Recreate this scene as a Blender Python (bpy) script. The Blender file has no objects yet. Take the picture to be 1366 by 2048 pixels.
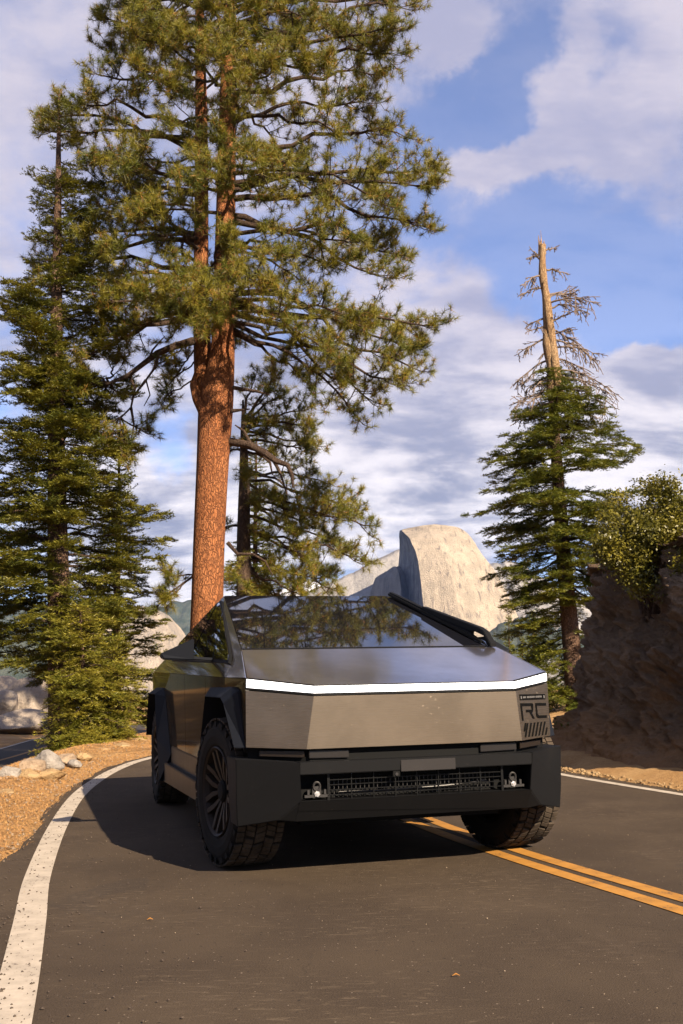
import bpy, bmesh, math, random
import numpy as np
from mathutils import Vector, Matrix

SC = bpy.context.scene
C = SC.collection
rng = np.random.default_rng(7)
random.seed(7)

# ------------------------------------------------------------------ camera
F, PITCH, ROLL, CH = 2030.85, .167039, -.0219107, 1.079757      # in pixels of a 1366 x 2048 frame
cam_d = bpy.data.cameras.new('camera'); cam = bpy.data.objects.new('camera', cam_d); C.objects.link(cam)
cam_d.sensor_fit = 'VERTICAL'; cam_d.sensor_height = 36; cam_d.lens = F / 2048 * 36
cam_d.clip_start = .05; cam_d.clip_end = 60000
cam.matrix_world = Matrix.Translation((0, 0, CH)) @ Matrix.Rotation(math.pi/2 + PITCH, 4, 'X') @ Matrix.Rotation(ROLL, 4, 'Z')
SC.camera = cam

def ray(u, v):
    a = u-683; b = v-1024
    x = a*math.cos(ROLL)+b*math.sin(ROLL); y = -a*math.sin(ROLL)+b*math.cos(ROLL)
    up = -y/F
    return np.array([x/F, math.cos(PITCH)-up*math.sin(PITCH), math.sin(PITCH)+up*math.cos(PITCH)])
def W(u, v, Y):
    "the point that far ahead (metres) which the photo shows there"
    d = ray(u, v); return np.array([0, 0, CH]) + d*Y/d[1]

# ------------------------------------------------------------------ light
SUN_TO = Vector((.93, -1.33, 1.0)).normalized()
el = math.asin(SUN_TO.z); az = math.atan2(SUN_TO.x, SUN_TO.y)
sun_d = bpy.data.lights.new('sun', 'SUN'); sun = bpy.data.objects.new('sun', sun_d); C.objects.link(sun)
sun_d.energy = 5.0; sun_d.angle = math.radians(.5); sun_d.color = (1, .84, .64)
sun.rotation_euler = SUN_TO.to_track_quat('Z', 'Y').to_euler()
SC.view_settings.view_transform = 'Standard'; SC.view_settings.look = 'None'
SC.view_settings.exposure = 1.55; SC.view_settings.gamma = 1
SC.view_settings.use_curve_mapping = False

class NT:
    "small node-tree helper"
    def __init__(s, tree): s.t = tree; s.n = tree.nodes; s.l = tree.links
    def new(s, kind, **kw):
        nd = s.n.new(kind)
        for k, v in kw.items():
            if k.startswith('i_'):
                key = k[2:]; key = int(key) if key.isdigit() else key.replace('_', ' ')
                s.put(nd.inputs[key], v)
            else: setattr(nd, k, v)
        return nd
    def put(s, sock, v):
        if isinstance(v, bpy.types.NodeSocket): s.l.new(v, sock)
        else:
            if isinstance(v, (tuple, list)) and len(v) == 3 and sock.type == 'RGBA': v = (*v, 1)
            sock.default_value = v
    def math(s, op, a, b=0., clamp=False):
        nd = s.n.new('ShaderNodeMath'); nd.operation = op; nd.use_clamp = clamp
        s.put(nd.inputs[0], a); s.put(nd.inputs[1], b); return nd.outputs[0]
    def vmath(s, op, a, b=(0, 0, 0)):
        nd = s.n.new('ShaderNodeVectorMath'); nd.operation = op
        s.put(nd.inputs[0], a)
        if op == 'SCALE': s.put(nd.inputs['Scale'], b)
        else: s.put(nd.inputs[1], b)
        return nd.outputs['Value'] if op in ('DISTANCE', 'DOT_PRODUCT', 'LENGTH') else nd.outputs[0]
    def noise(s, vec, scale, detail=4, rough=.55, dist=0.):
        nd = s.n.new('ShaderNodeTexNoise'); s.put(nd.inputs['Vector'], vec)
        nd.inputs['Scale'].default_value = scale; nd.inputs['Detail'].default_value = detail
        nd.inputs['Roughness'].default_value = rough; nd.inputs['Distortion'].default_value = dist
        return nd.outputs['Fac']
    def ramp(s, v, a, b, lo=0., hi=1., smooth=True):
        nd = s.n.new('ShaderNodeMapRange'); nd.interpolation_type = 'SMOOTHSTEP' if smooth else 'LINEAR'
        s.put(nd.inputs['Value'], v)
        for k, x in (('From Min', a), ('From Max', b), ('To Min', lo), ('To Max', hi)): nd.inputs[k].default_value = x
        return nd.outputs[0]
    def mix(s, f, a, b, mode='MIX'):
        nd = s.n.new('ShaderNodeMix'); nd.data_type = 'RGBA'; nd.blend_type = mode
        s.put(nd.inputs[0], f); s.put(nd.inputs[6], a); s.put(nd.inputs[7], b); return nd.outputs[2]

# ------------------------------------------------------------------ sky (clear sky with cloud layers)
world = bpy.data.worlds.new('World'); SC.world = world; world.use_nodes = True
wt = NT(world.node_tree); wt.n.clear()
sky = wt.new('ShaderNodeTexSky', sky_type='NISHITA', sun_disc=False, sun_elevation=el, sun_rotation=az,
             altitude=2100, air_density=1.0, dust_density=.3, ozone_density=2.0)
tc = wt.new('ShaderNodeTexCoord'); D = tc.outputs['Generated']
sep = wt.new('ShaderNodeSeparateXYZ'); wt.put(sep.inputs[0], D)
dz = wt.math('MAXIMUM', sep.outputs[2], 0.0)
den = wt.math('ADD', dz, .42)
px = wt.math('DIVIDE', sep.outputs[0], den); py = wt.math('DIVIDE', sep.outputs[1], den)
cmb = wt.new('ShaderNodeCombineXYZ'); wt.put(cmb.inputs[0], px); wt.put(cmb.inputs[1], py); wt.put(cmb.inputs[2], 0.)
P2 = cmb.outputs[0]
big = wt.noise(P2, 2.1, 9, .56, .15)
fine = wt.noise(wt.vmath('MULTIPLY', P2, (1.0, 1.0, 1)), 7.0, 9, .62, .2)
wn = wt.new('ShaderNodeTexNoise', i_Vector=D, i_Scale=9.0); wn.inputs['Detail'].default_value = 7; wn.inputs['Roughness'].default_value = .6
DW = wt.vmath('NORMALIZE', wt.vmath('ADD', D, wt.vmath('SCALE', wt.vmath('SUBTRACT', wn.outputs['Color'], (.5, .5, .5)), .17)))
def blob(u, v, r, amt):
    d = ray(u, v); d = tuple(d/np.linalg.norm(d))
    dist = wt.vmath('DISTANCE', DW, d)
    return wt.math('MULTIPLY', wt.ramp(dist, 0., r, 1., 0.), amt)
cov = wt.math('ADD', wt.math('MULTIPLY', big, .50), wt.math('MULTIPLY', fine, .50))
for b in [(1020, 110, .07, -.22), (850, 240, .08, -.22), (940, 190, .06, -.18), (1230, 120, .06, -.12), (1240, 630, .10, -.30), (1340, 580, .10, -.22), (1010, 520, .10, -.08), (1150, 430, .12, -.06), (800, 500, .08, -.12),
          (900, 345, .06, .20), (970, 300, .07, .20), (1070, 260, .08, .22), (1180, 240, .08, .20), (1310, 200, .09, .18), (1340, 800, .10, .30), (1280, 880, .10, .24), (1366, 920, .14, .2), (850, 680, .14, .16), (760, 50, .12, .20),
          (930, 60, .07, .22), (1130, 100, .05, .18), (1300, 30, .10, .10), (700, 850, .2, .16), (950, 950, .18, .20), (330, 1000, .2, .16), (330, 860, .07, -.18), (60, 100, .3, .10), (330, 740, .10, .04), (330, 1120, .12, .2)]:
    cov = wt.math('ADD', cov, blob(*b))
cmask = wt.ramp(cov, .39, .62)
shade = wt.noise(wt.vmath('ADD', wt.vmath('MULTIPLY', P2, (1, 1.9, 1)), (3.1, 1.7, 0)), 4.2, 8, .6, .2)
shd = wt.ramp(shade, .36, .62)
low = wt.ramp(dz, .10, .42)                      # lower clouds are seen from beneath: greyer
ccol = wt.mix(shd, wt.mix(low, (.33, .34, .43, 1), (.43, .43, .58, 1)), wt.mix(low, (1.08, 1.0, .98, 1), (.66, .61, .69, 1)))
skyc = wt.mix(1., sky.outputs[0], (.94, .99, 1.20, 1), 'MULTIPLY')
skyl = wt.vmath('SCALE', skyc, .066)
cl = wt.vmath('SCALE', ccol, .385)
tot = wt.mix(wt.math('ADD', wt.math('MULTIPLY', cmask, .72), .24), skyl, cl)
bg = wt.new('ShaderNodeBackground'); wt.put(bg.inputs[0], tot); bg.inputs[1].default_value = 1.0
wo = wt.new('ShaderNodeOutputWorld'); wt.l.new(bg.outputs[0], wo.inputs[0])

# ------------------------------------------------------------------ helpers
def vnoise(p, seed=0):
    "value noise for an (n,3) array, -1..1"
    p = np.asarray(p, float); i = np.floor(p).astype(np.int64); f = p-i; f = f*f*(3-2*f)
    def h(x, y, z):
        n = (x*374761393 + y*668265263 + z*2147483647 + seed*974711) & 0xffffffff
        n = ((n ^ (n >> 13))*1274126177) & 0xffffffff
        n = ((n ^ (n >> 16))*2246822519) & 0xffffffff
        return ((n ^ (n >> 15)) & 0xffff)/32767.5-1
    r = 0
    for a in (0, 1):
        for b in (0, 1):
            for c in (0, 1):
                w = (f[:, 0] if a else 1-f[:, 0])*(f[:, 1] if b else 1-f[:, 1])*(f[:, 2] if c else 1-f[:, 2])
                r = r + w*h(i[:, 0]+a, i[:, 1]+b, i[:, 2]+c)
    return r
def fbm(p, oct=5, gain=.5, seed=0, ridged=False):
    p = np.asarray(p, float); a = 1.; r = 0; t = 0
    for k in range(oct):
        n = vnoise(p*(2.03**k)+k*17.3, seed+k)
        if ridged: n = 1-2*np.abs(n)
        r = r+a*n; t += a; a *= gain
    return r/t

def mesh_np(name, V, Fc, mat, parent=None, smooth=False, mi=None):
    "mesh from numpy arrays: V (n,3), Fc (m,k)"
    V = np.ascontiguousarray(V, np.float32); Fc = np.ascontiguousarray(Fc, np.int32)
    me = bpy.data.meshes.new(name); m, k = Fc.shape
    me.vertices.add(len(V)); me.vertices.foreach_set('co', V.ravel())
    me.loops.add(m*k); me.loops.foreach_set('vertex_index', Fc.ravel())
    me.polygons.add(m); me.polygons.foreach_set('loop_start', np.arange(0, m*k, k, dtype=np.int32))
    me.polygons.foreach_set('loop_total', np.full(m, k, np.int32))
    for mm in (mat if isinstance(mat, (list, tuple)) else [mat]): me.materials.append(mm)
    if mi is not None: me.polygons.foreach_set('material_index', np.ascontiguousarray(mi, np.int32))
    if smooth: me.polygons.foreach_set('use_smooth', np.ones(m, bool))
    me.update(calc_edges=True); me.validate()
    o = bpy.data.objects.new(name, me); C.objects.link(o)
    if parent: o.parent = parent
    return o
def obj(name, verts, faces, mat, parent=None, smooth=False, bevel=0, seg=2):
    me = bpy.data.meshes.new(name); me.from_pydata([tuple(map(float, v)) for v in verts], [], faces)
    bm = bmesh.new(); bm.from_mesh(me)
    bmesh.ops.remove_doubles(bm, verts=bm.verts, dist=1e-5)
    bmesh.ops.recalc_face_normals(bm, faces=bm.faces)
    if bevel:
        bmesh.ops.bevel(bm, geom=[e for e in bm.edges if e.is_manifold and e.calc_face_angle(0) > .25], offset=bevel, segments=seg, affect='EDGES', clamp_overlap=True)
    bm.to_mesh(me); bm.free()
    if smooth:
        for p in me.polygons: p.use_smooth = True
    me.materials.append(mat)
    o = bpy.data.objects.new(name, me); C.objects.link(o)
    if parent: o.parent = parent
    return o
def tag(o, label=None, cat=None, group=None, kind=None):
    if label: o['label'] = label
    if cat: o['category'] = cat
    if group: o['group'] = group
    if kind: o['kind'] = kind
    return o
def empty(name, loc, rz=0):
    o = bpy.data.objects.new(name, None); C.objects.link(o); o.location = tuple(map(float, loc)); o.rotation_euler = (0, 0, rz)
    o.empty_display_size = .2; return o

class MB:
    "collects shapes into one mesh"
    def __init__(s): s.v = []; s.f = []
    def add(s, v, f):
        b = len(s.v); s.v += [tuple(map(float, x)) for x in v]; s.f += [tuple(b+i for i in q) for q in f]; return s
    def box(s, c, sz, rot=None):
        v = [Vector((x*sz[0]/2, y*sz[1]/2, z*sz[2]/2)) for x in (-1, 1) for y in (-1, 1) for z in (-1, 1)]
        if rot is not None: v = [rot @ q for q in v]
        return s.add([q+Vector(c) for q in v], [(0, 1, 3, 2), (4, 6, 7, 5), (0, 4, 5, 1), (2, 3, 7, 6), (0, 2, 6, 4), (1, 5, 7, 3)])
    def prism(s, pts, off):
        "polygon pts (3D) extruded by the vector off"
        n = len(pts); pts = [Vector(p) for p in pts]; off = Vector(off)
        return s.add(pts+[p+off for p in pts], [tuple(range(n))[::-1], tuple(range(n, 2*n))]+[(i, (i+1) % n, (i+1) % n+n, i+n) for i in range(n)])
    def tube(s, P, R, n=8, cap=True):
        P = [Vector(p) for p in P]; m = len(P); rings = []; up = None
        for i in range(m):
            t = (P[min(i+1, m-1)]-P[max(i-1, 0)]).normalized()
            if up is None: up = t.orthogonal().normalized()
            up = (up-t*up.dot(t)).normalized(); w = t.cross(up)
            r = R[i] if hasattr(R, '__len__') else R
            rings += [P[i]+(up*math.cos(2*math.pi*k/n)+w*math.sin(2*math.pi*k/n))*r for k in range(n)]
        f = [(i*n+k, i*n+(k+1) % n, (i+1)*n+(k+1) % n, (i+1)*n+k) for i in range(m-1) for k in range(n)]
        if cap: f += [tuple(range(n))[::-1], tuple((m-1)*n+k for k in range(n))]
        return s.add(rings, f)
    def lathe(s, prof, n=48, M=None, closed=False):
        "profile of (radius, axial x) turned round the x axis"
        v = [Vector((a, r*math.cos(2*math.pi*k/n), r*math.sin(2*math.pi*k/n))) for k in range(n) for r, a in prof]
        m = len(prof); f = []
        for k in range(n):
            for i in range(m if closed else m-1):
                j = (i+1) % m
                f.append((k*m+i, k*m+j, ((k+1) % n)*m+j, ((k+1) % n)*m+i))
        if M is not None: v = [M @ q for q in v]
        return s.add(v, f)
    def build(s, name, mat, parent=None, **kw): return obj(name, s.v, s.f, mat, parent, **kw)

class Tubes:
    "many tapering tubes into one numpy mesh"
    def __init__(s): s.V = []; s.F = []; s.n = 0
    def add(s, P, R, n=6):
        P = np.asarray(P, float); m = len(P); R = np.asarray(R, float)
        T = np.gradient(P, axis=0); T /= np.linalg.norm(T, axis=1)[:, None]+1e-9
        ref = np.array([.31, .17, .93]) if abs(T[0, 2]) < .8 else np.array([1., .1, .05])
        A = np.cross(T, ref); A /= np.linalg.norm(A, axis=1)[:, None]+1e-9; B = np.cross(T, A)
        a = np.arange(n)*2*np.pi/n
        ring = P[:, None]+R[:, None, None]*(A[:, None]*np.cos(a)[None, :, None]+B[:, None]*np.sin(a)[None, :, None])
        s.V.append(ring.reshape(-1, 3))
        i = np.arange(m-1)[:, None]*n; k = np.arange(n)[None]; k2 = (k+1) % n
        s.F.append((np.stack([i+k, i+k2, i+n+k2, i+n+k], -1).reshape(-1, 4))+s.n); s.n += m*n
    def build(s, name, mat, parent=None): return mesh_np(name, np.concatenate(s.V), np.concatenate(s.F), mat, parent, smooth=True)

# ------------------------------------------------------------------ materials
def mat(name, col=(.5, .5, .5), rough=.6, metal=0., **kw):
    m = bpy.data.materials.new(name); m.use_nodes = True; t = NT(m.node_tree)
    b = t.n['Principled BSDF']; b.inputs['Base Color'].default_value = (*col, 1)
    b.inputs['Roughness'].default_value = rough; b.inputs['Metallic'].default_value = metal
    if rough >= .7 and not metal: b.inputs['Specular IOR Level'].default_value = .15
    for k, v in kw.items(): b.inputs[k.replace('_', ' ')].default_value = v
    return m, t, b
def coords(t, obj_space=True):
    n = t.new('ShaderNodeTexCoord'); return n.outputs['Object'] if obj_space else n.outputs['Generated']
def bump(t, b, h, strength=.5, dist=.01):
    nd = t.new('ShaderNodeBump', i_Strength=strength, i_Distance=dist, i_Height=h); t.l.new(nd.outputs[0], b.inputs['Normal'])
def geo_pos(t): return t.new('ShaderNodeNewGeometry').outputs['Position']

# asphalt
def asphalt(name, c0, c1):
    m, t, b = mat(name, rough=.85); p = geo_pos(t)
    g = t.noise(p, 140, 3, .7); g2 = t.noise(p, 1.1, 5, .6, .4); g3 = t.noise(t.vmath('MULTIPLY', p, (1, .35, 1)), 3.0, 4, .6)
    col = t.mix(t.ramp(g2, .3, .7), (*c0, 1), (*c1, 1))
    col = t.mix(t.math('MULTIPLY', t.ramp(g, .35, .7), .6), col, t.mix(.5, col, (.11, .078, .052, 1)))
    col = t.mix(t.math('MULTIPLY', t.ramp(g3, .55, .8), .35), col, (.085, .062, .044, 1))
    vo = t.new('ShaderNodeTexVoronoi', i_Vector=p, i_Scale=55.); vo.feature = 'F1'
    vr = t.new('ShaderNodeSeparateColor'); t.l.new(vo.outputs['Color'], vr.inputs[0])
    dots = t.math('MULTIPLY', t.math('LESS_THAN', vo.outputs['Distance'], .20), t.math('GREATER_THAN', vr.outputs[0], .93))
    col = t.mix(t.math('MULTIPLY', dots, .6), col, (.24, .19, .14, 1))
    vo2 = t.new('ShaderNodeTexVoronoi', i_Vector=p, i_Scale=38.); vo2.feature = 'F1'
    vr2 = t.new('ShaderNodeSeparateColor'); t.l.new(vo2.outputs['Color'], vr2.inputs[0])
    pits = t.math('MULTIPLY', t.math('LESS_THAN', vo2.outputs['Distance'], .22), t.math('GREATER_THAN', vr2.outputs[0], .94))
    col = t.mix(t.math('MULTIPLY', pits, .7), col, (.012, .010, .009, 1))
    tar = t.ramp(t.noise(p, .55, 3, .5, 1.5), .66, .70)
    col = t.mix(t.math('MULTIPLY', tar, .25), col, (.03, .025, .022, 1))
    scr = t.ramp(t.noise(t.vmath('MULTIPLY', p, (1.0, 4.5, 1)), 9, 8, .78, .6), .52, .66)
    zone = t.ramp(t.noise(p, .5, 4, .6), .38, .60)
    col = t.mix(t.math('MULTIPLY', t.math('MULTIPLY', scr, zone), .65), col, (.135, .100, .066, 1))
    crk = t.new('ShaderNodeTexVoronoi', i_Vector=t.vmath('ADD', p, t.vmath('SCALE', t.new('ShaderNodeTexNoise', i_Vector=p, i_Scale=3.).outputs['Color'], .35)), i_Scale=.55); crk.feature = 'DISTANCE_TO_EDGE'
    ck = t.math('MULTIPLY', t.ramp(crk.outputs[0], .006, .0), t.ramp(t.noise(p, .9, 3, .6), .50, .58))
    col = t.mix(t.math('MULTIPLY', ck, .18), col, (.010, .008, .006, 1))
    t.put(b.inputs['Base Color'], col); bump(t, b, g, .7, .005)
    b.inputs['Specular IOR Level'].default_value = .12
    return m
M_road = asphalt('asphalt', (.033, .0235, .0160), (.050, .036, .0235))
M_road2 = asphalt('asphalt_far', (.025, .023, .023), (.036, .033, .032))
def paint(name, col, wear):
    m, t, b = mat(name, rough=.7); p = geo_pos(t)
    g = t.noise(p, 60, 4, .7); g2 = t.noise(p, 7, 5, .65)
    c = t.mix(t.ramp(g2, .3, .7), (*col, 1), (*(x*.74 for x in col), 1))
    w = t.ramp(t.math('ADD', t.math('MULTIPLY', g, .6), t.math('MULTIPLY', g2, .4)), wear, wear+.05)
    t.put(b.inputs['Base Color'], t.mix(w, c, (.07, .05, .04, 1))); bump(t, b, g, .4, .003); return m
M_white = paint('white_road_paint', (.40, .34, .27), .585)
M_yellow = paint('yellow_road_paint', (.36, .17, .035), .575)

m, t, b = mat('dirt', rough=.95); M_dirt = m; p = geo_pos(t)
n1 = t.noise(p, .8, 6, .6); n2 = t.noise(p, 18, 6, .75); n3 = t.noise(t.vmath('MULTIPLY', p, (1, .4, 1)), 90, 3, .8)
c = t.mix(t.ramp(n1, .35, .65), (.30, .165, .062, 1), (.40, .245, .105, 1))
c = t.mix(t.math('MULTIPLY', t.ramp(n2, .45, .7), .55), c, (.15, .072, .03, 1))
c = t.mix(t.math('MULTIPLY', t.ramp(n3, .5, .7), .5), c, (.48, .31, .15, 1))
sp = t.new('ShaderNodeSeparateXYZ'); t.put(sp.inputs[0], p)
c = t.mix(t.ramp(sp.outputs[1], 2., -3.), c, t.mix(n2, (.05, .035, .02, 1), (.11, .075, .04, 1)))
far = t.ramp(t.vmath('LENGTH', p), 60, 200); c = t.mix(far, c, (.05, .06, .03, 1))
t.put(b.inputs['Base Color'], c); bump(t, b, t.math('ADD', n2, n3), .8, .03)

def granite(name, ca, cb, dark, sc=1., streak=1., bd=.3, stk=.5):
    m, t, b = mat(name, rough=.9); p = t.vmath('SCALE', coords(t), sc)
    n1 = t.noise(p, 1.0, 8, .62, .3); n2 = t.noise(t.vmath('MULTIPLY', p, (1, 1, streak)), 3.5, 8, .65, .4); n3 = t.noise(p, 11, 6, .7)
    c = t.mix(t.ramp(n1, .35, .68), (*ca, 1), (*cb, 1))
    c = t.mix(t.math('MULTIPLY', t.ramp(n2, .52, .72), stk), c, (*dark, 1))
    c = t.mix(t.math('MULTIPLY', t.ramp(n3, .5, .75), .35), c, (*dark, 1))
    t.put(b.inputs['Base Color'], c); bump(t, b, t.math('ADD', t.math('MULTIPLY', n2, .6), n3), .9, bd); return m
M_rock = granite('shoulder_rock', (.24, .175, .12), (.34, .25, .17), (.09, .06, .04), 3, 1, .04)
M_rockg = granite('grey_rock', (.22, .195, .17), (.31, .275, .24), (.08, .07, .06), 3, 1, .04)
M_rocky = granite('tan_rock', (.30, .19, .09), (.36, .25, .13), (.14, .075, .03), 3, 1, .04)
M_boulder = granite('boulder_granite', (.26, .21, .17), (.35, .29, .23), (.12, .095, .075), .7, 1, .1)
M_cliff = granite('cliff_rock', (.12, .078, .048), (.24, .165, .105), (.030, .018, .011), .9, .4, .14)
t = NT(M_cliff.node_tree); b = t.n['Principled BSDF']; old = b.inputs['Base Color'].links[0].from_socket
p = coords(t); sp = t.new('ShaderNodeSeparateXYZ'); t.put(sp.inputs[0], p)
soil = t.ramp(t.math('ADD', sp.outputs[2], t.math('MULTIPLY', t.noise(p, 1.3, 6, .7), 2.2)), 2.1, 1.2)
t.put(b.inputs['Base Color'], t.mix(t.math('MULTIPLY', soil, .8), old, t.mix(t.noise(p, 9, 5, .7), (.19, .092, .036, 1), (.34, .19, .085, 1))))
M_dome = granite('dome_granite', (.31, .26, .20), (.42, .345, .26), (.13, .11, .10), .026, .09, 9, .95)
M_ridge = granite('ridge_granite', (.18, .17, .16), (.28, .26, .24), (.03, .04, .03), .010, .5, 6, .9)
M_wood = granite('forest_slope', (.045, .06, .05), (.09, .10, .08), (.02, .03, .025), .02, 1, 8)

def leafmat(name, c0, c1, dead, pd, rough=.5, sc=2.2, trans=.25):
    m, t, b = mat(name, rough=rough); p = coords(t)
    n = t.noise(p, sc, 3, .6); n2 = t.noise(p, sc*5, 2, .5)
    c = t.mix(t.ramp(n, .35, .65), (*c0, 1), (*c1, 1))
    c = t.mix(t.ramp(n2, pd, pd+.08), c, (*dead, 1))
    t.put(b.inputs['Base Color'], c); b.inputs['Specular IOR Level'].default_value = .35
    tr = t.new('ShaderNodeBsdfTranslucent'); t.put(tr.inputs[0], c)
    mx = t.new('ShaderNodeMixShader'); mx.inputs[0].default_value = trans
    t.l.new(b.outputs[0], mx.inputs[1]); t.l.new(tr.outputs[0], mx.inputs[2])
    t.l.new(mx.outputs[0], t.n['Material Output'].inputs[0]); return m
M_pine = leafmat('pine_needles', (.085, .095, .009), (.20, .165, .014), (.30, .14, .03), .68)
M_pined = leafmat('dry_pine_needles', (.28, .12, .025), (.36, .17, .04), (.2, .1, .03), .8)
M_fir = leafmat('fir_needles', (.066, .074, .010), (.17, .15, .014), (.14, .10, .025), .72)
M_firy = leafmat('young_fir_needles', (.13, .13, .014), (.25, .21, .026), (.22, .13, .04), .70)
M_firb = leafmat('bright_fir_needles', (.075, .092, .012), (.175, .17, .018), (.14, .10, .03), .70)
M_oak = leafmat('oak_leaves', (.070, .066, .008), (.175, .145, .017), (.16, .10, .03), .75, .4, 1.6)
M_shrub = leafmat('shrub_leaves', (.10, .13, .03), (.16, .18, .04), (.2, .15, .05), .75)

def bark(name, ca, cb, cc, sc=1.):
    m, t, b = mat(name, rough=.9); p = t.vmath('SCALE', coords(t), sc)
    vo = t.new('ShaderNodeTexVoronoi', i_Vector=t.vmath('ADD', t.vmath('MULTIPLY', p, (1, 1, .28)), t.vmath('SCALE', t.new('ShaderNodeTexNoise', i_Vector=p, i_Scale=6.).outputs['Color'], .12)), i_Scale=26.)
    vo.feature = 'DISTANCE_TO_EDGE'
    vb = t.new('ShaderNodeTexVoronoi', i_Vector=t.vmath('ADD', t.vmath('MULTIPLY', p, (1, 1, .16)), t.vmath('SCALE', t.new('ShaderNodeTexNoise', i_Vector=p, i_Scale=4.).outputs['Color'], .22)), i_Scale=8.5); vb.feature = 'DISTANCE_TO_EDGE'
    n2 = t.noise(t.vmath('MULTIPLY', p, (1, 1, .3)), 30, 5, .7); n1 = t.noise(p, 1.5, 4, .6)
    c = t.mix(t.ramp(n1, .35, .65), (*ca, 1), (*cb, 1)); c = t.mix(t.math('MULTIPLY', t.ramp(n2, .4, .7), .5), c, (*(x*1.35 for x in cb), 1))
    crack = t.math('MULTIPLY', t.ramp(vo.outputs[0], .0, .13), t.ramp(vb.outputs[0], .0, .10, .25, 1.)); c = t.mix(t.math('ADD', t.math('MULTIPLY', crack, .75), .25), (*cc, 1), c)
    t.put(b.inputs['Base Color'], c); bump(t, b, t.math('ADD', crack, t.math('MULTIPLY', n2, .6)), .9, .03); return m
M_pbark = bark('pine_bark', (.22, .078, .028), (.29, .115, .045), (.07, .026, .014))
M_pbranch = bark('pine_branch_bark', (.065, .042, .03), (.11, .072, .05), (.03, .018, .012), 2)
M_fbark = bark('fir_bark', (.10, .060, .040), (.15, .09, .06), (.03, .02, .015), 1.3)
M_snag = bark('weathered_wood', (.30, .18, .09), (.40, .27, .15), (.10, .055, .03), 1.5)
M_twig = mat('dead_twig', (.15, .112, .088), .8)[0]

# ------------------------------------------------------------------ ground
BERM = np.array([(-5.5, -60), (-4.6, -12), (-3.6, -2), (-3.0, 3.), (-3.5, 8.), (-4.04, 12.15), (-4.48, 14.75), (-4.5, 16.1), (-4.5, 18.5), (-4.3, 21.6), (-4.1, 25), (-3., 29), (2, 33), (9, 34)])
def seg_side(P, L):
    "signed distance to the polyline L: positive on the left"
    best = np.full(len(P), 1e9); sg = np.ones(len(P))
    for a, b2 in zip(L[:-1], L[1:]):
        d = b2-a; t_ = np.clip(((P-a)@d)/(d@d), 0, 1); q = P-(a+t_[:, None]*d); dist = np.hypot(q[:, 0], q[:, 1])
        s = np.sign(d[0]*(P[:, 1]-a[1])-d[1]*(P[:, 0]-a[0])); m_ = dist < best
        best[m_] = dist[m_]; sg[m_] = s[m_]
    return best*np.where(sg == 0, 1, sg)
def sstep(x, a, b2): t_ = np.clip((x-a)/(b2-a), 0, 1); return t_*t_*(3-2*t_)
LEFT = [(-3, -60), (-.8, -25), (-.25, -6), (-.25, -2), (-.62, 1.4), (-1.13, 3.56), (-1.50, 4.99), (-1.84, 6.27), (-2.34, 8.5), (-2.78, 10.83), (-3.03, 12.9), (-3.12, 14.47), (-3.08, 15.86), (-2.75, 17.6), (-1.8, 19.5), (0, 21.4), (3, 22.9), (8, 23.5)]
CENT = [(.8, -60), (2.9, -25), (3.4, -6), (3.35, -2), (2.75, 1.5), (2.12, 3.5), (1.65, 4.92), (1.04, 6.62), (.54, 8.4), (.18, 10.4), (-.02, 12.4), (-.04, 14.2), (.3, 16.2), (1.1, 18.), (3, 19.5), (8, 20.3)]
RIGHT = [(5, -60), (6.8, -25), (7.4, -6), (7.2, -2), (6.1, 1.5), (4.95, 4.), (3.98, 6.9), (3.08, 9.64), (2.42, 12), (2.22, 13.4), (2.3, 14.6), (2.8, 15.7), (4, 16.5), (8, 17)]
def crom(pts, n=16):
    pts = np.array(pts, float); P = np.vstack([2*pts[0]-pts[1], pts, 2*pts[-1]-pts[-2]]); out = []
    for i in range(1, len(P)-2):
        for k in range(n):
            s = k/n; a, b_, c_, d_ = P[i-1], P[i], P[i+1], P[i+2]
            out.append(.5*((2*b_)+(-a+c_)*s+(2*a-5*b_+4*c_-d_)*s*s+(-a+3*b_-3*c_+d_)*s**3))
    out.append(P[-2]); return np.array(out)
cl_l, cl_c, cl_r = crom(LEFT), crom(CENT), crom(RIGHT)
def gz(P):
    "ground height"
    P = np.asarray(P, float).reshape(-1, 2); x, y = P[:, 0], P[:, 1]; r = np.hypot(x, y)
    z = np.zeros(len(P))
    sb = seg_side(P, BERM)                                   # left of the berm: a lower road
    inL = (y > -40)
    low_ = -.5*sstep(sb, .15, 1.6)*inL
    hump = .10*np.exp(-((sb+.1)/.45)**2)*(y > 6)*(x < -2)
    z += low_+hump
    # bank and slabs past the lower road
    far2 = seg_side(P, np.array([(-9.2, 16), (-9.6, 27), (-10.6, 36), (-9.6, 48), (-7, 60), (5, 70)]))
    z += 1.0*sstep(far2, .4, 9)*sstep(y, 5, 22)
    # right verge: rises behind the cliff
    sr = -seg_side(P, cl_r[::8])
    z += .10*sstep(sr, .3, .8)
    z += .6*sstep(x, 4.2, 10)*sstep(y, 16, 26)
    far_ = sstep(r, 62, 150); z = z*(1-far_)+(-70*sstep(r, 62, 500)-340*sstep(r, 300, 1500))
    n_ = fbm(np.c_[x*.9, y*.9, x*0], 4, .5, 3)*.05+fbm(np.c_[x*.12, y*.12, x*0], 3, .5, 5)*.25*sstep(r, 22, 60)
    onroad = (sb < 0) & (seg_side(P, cl_l[::8]) < .9) & (sr < .35)
    z += np.where(onroad, 0, n_*sstep(np.abs(np.minimum(seg_side(P, cl_l[::8])-.6, 9)), 0, .6))
    z -= np.where(onroad, .012, 0)
    z -= .012
    return z
nr, na = 360, 420
rr = np.concatenate([[.01], np.geomspace(.6, 30000, nr)])
ang = np.linspace(0, 2*np.pi, na, endpoint=False)
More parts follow.
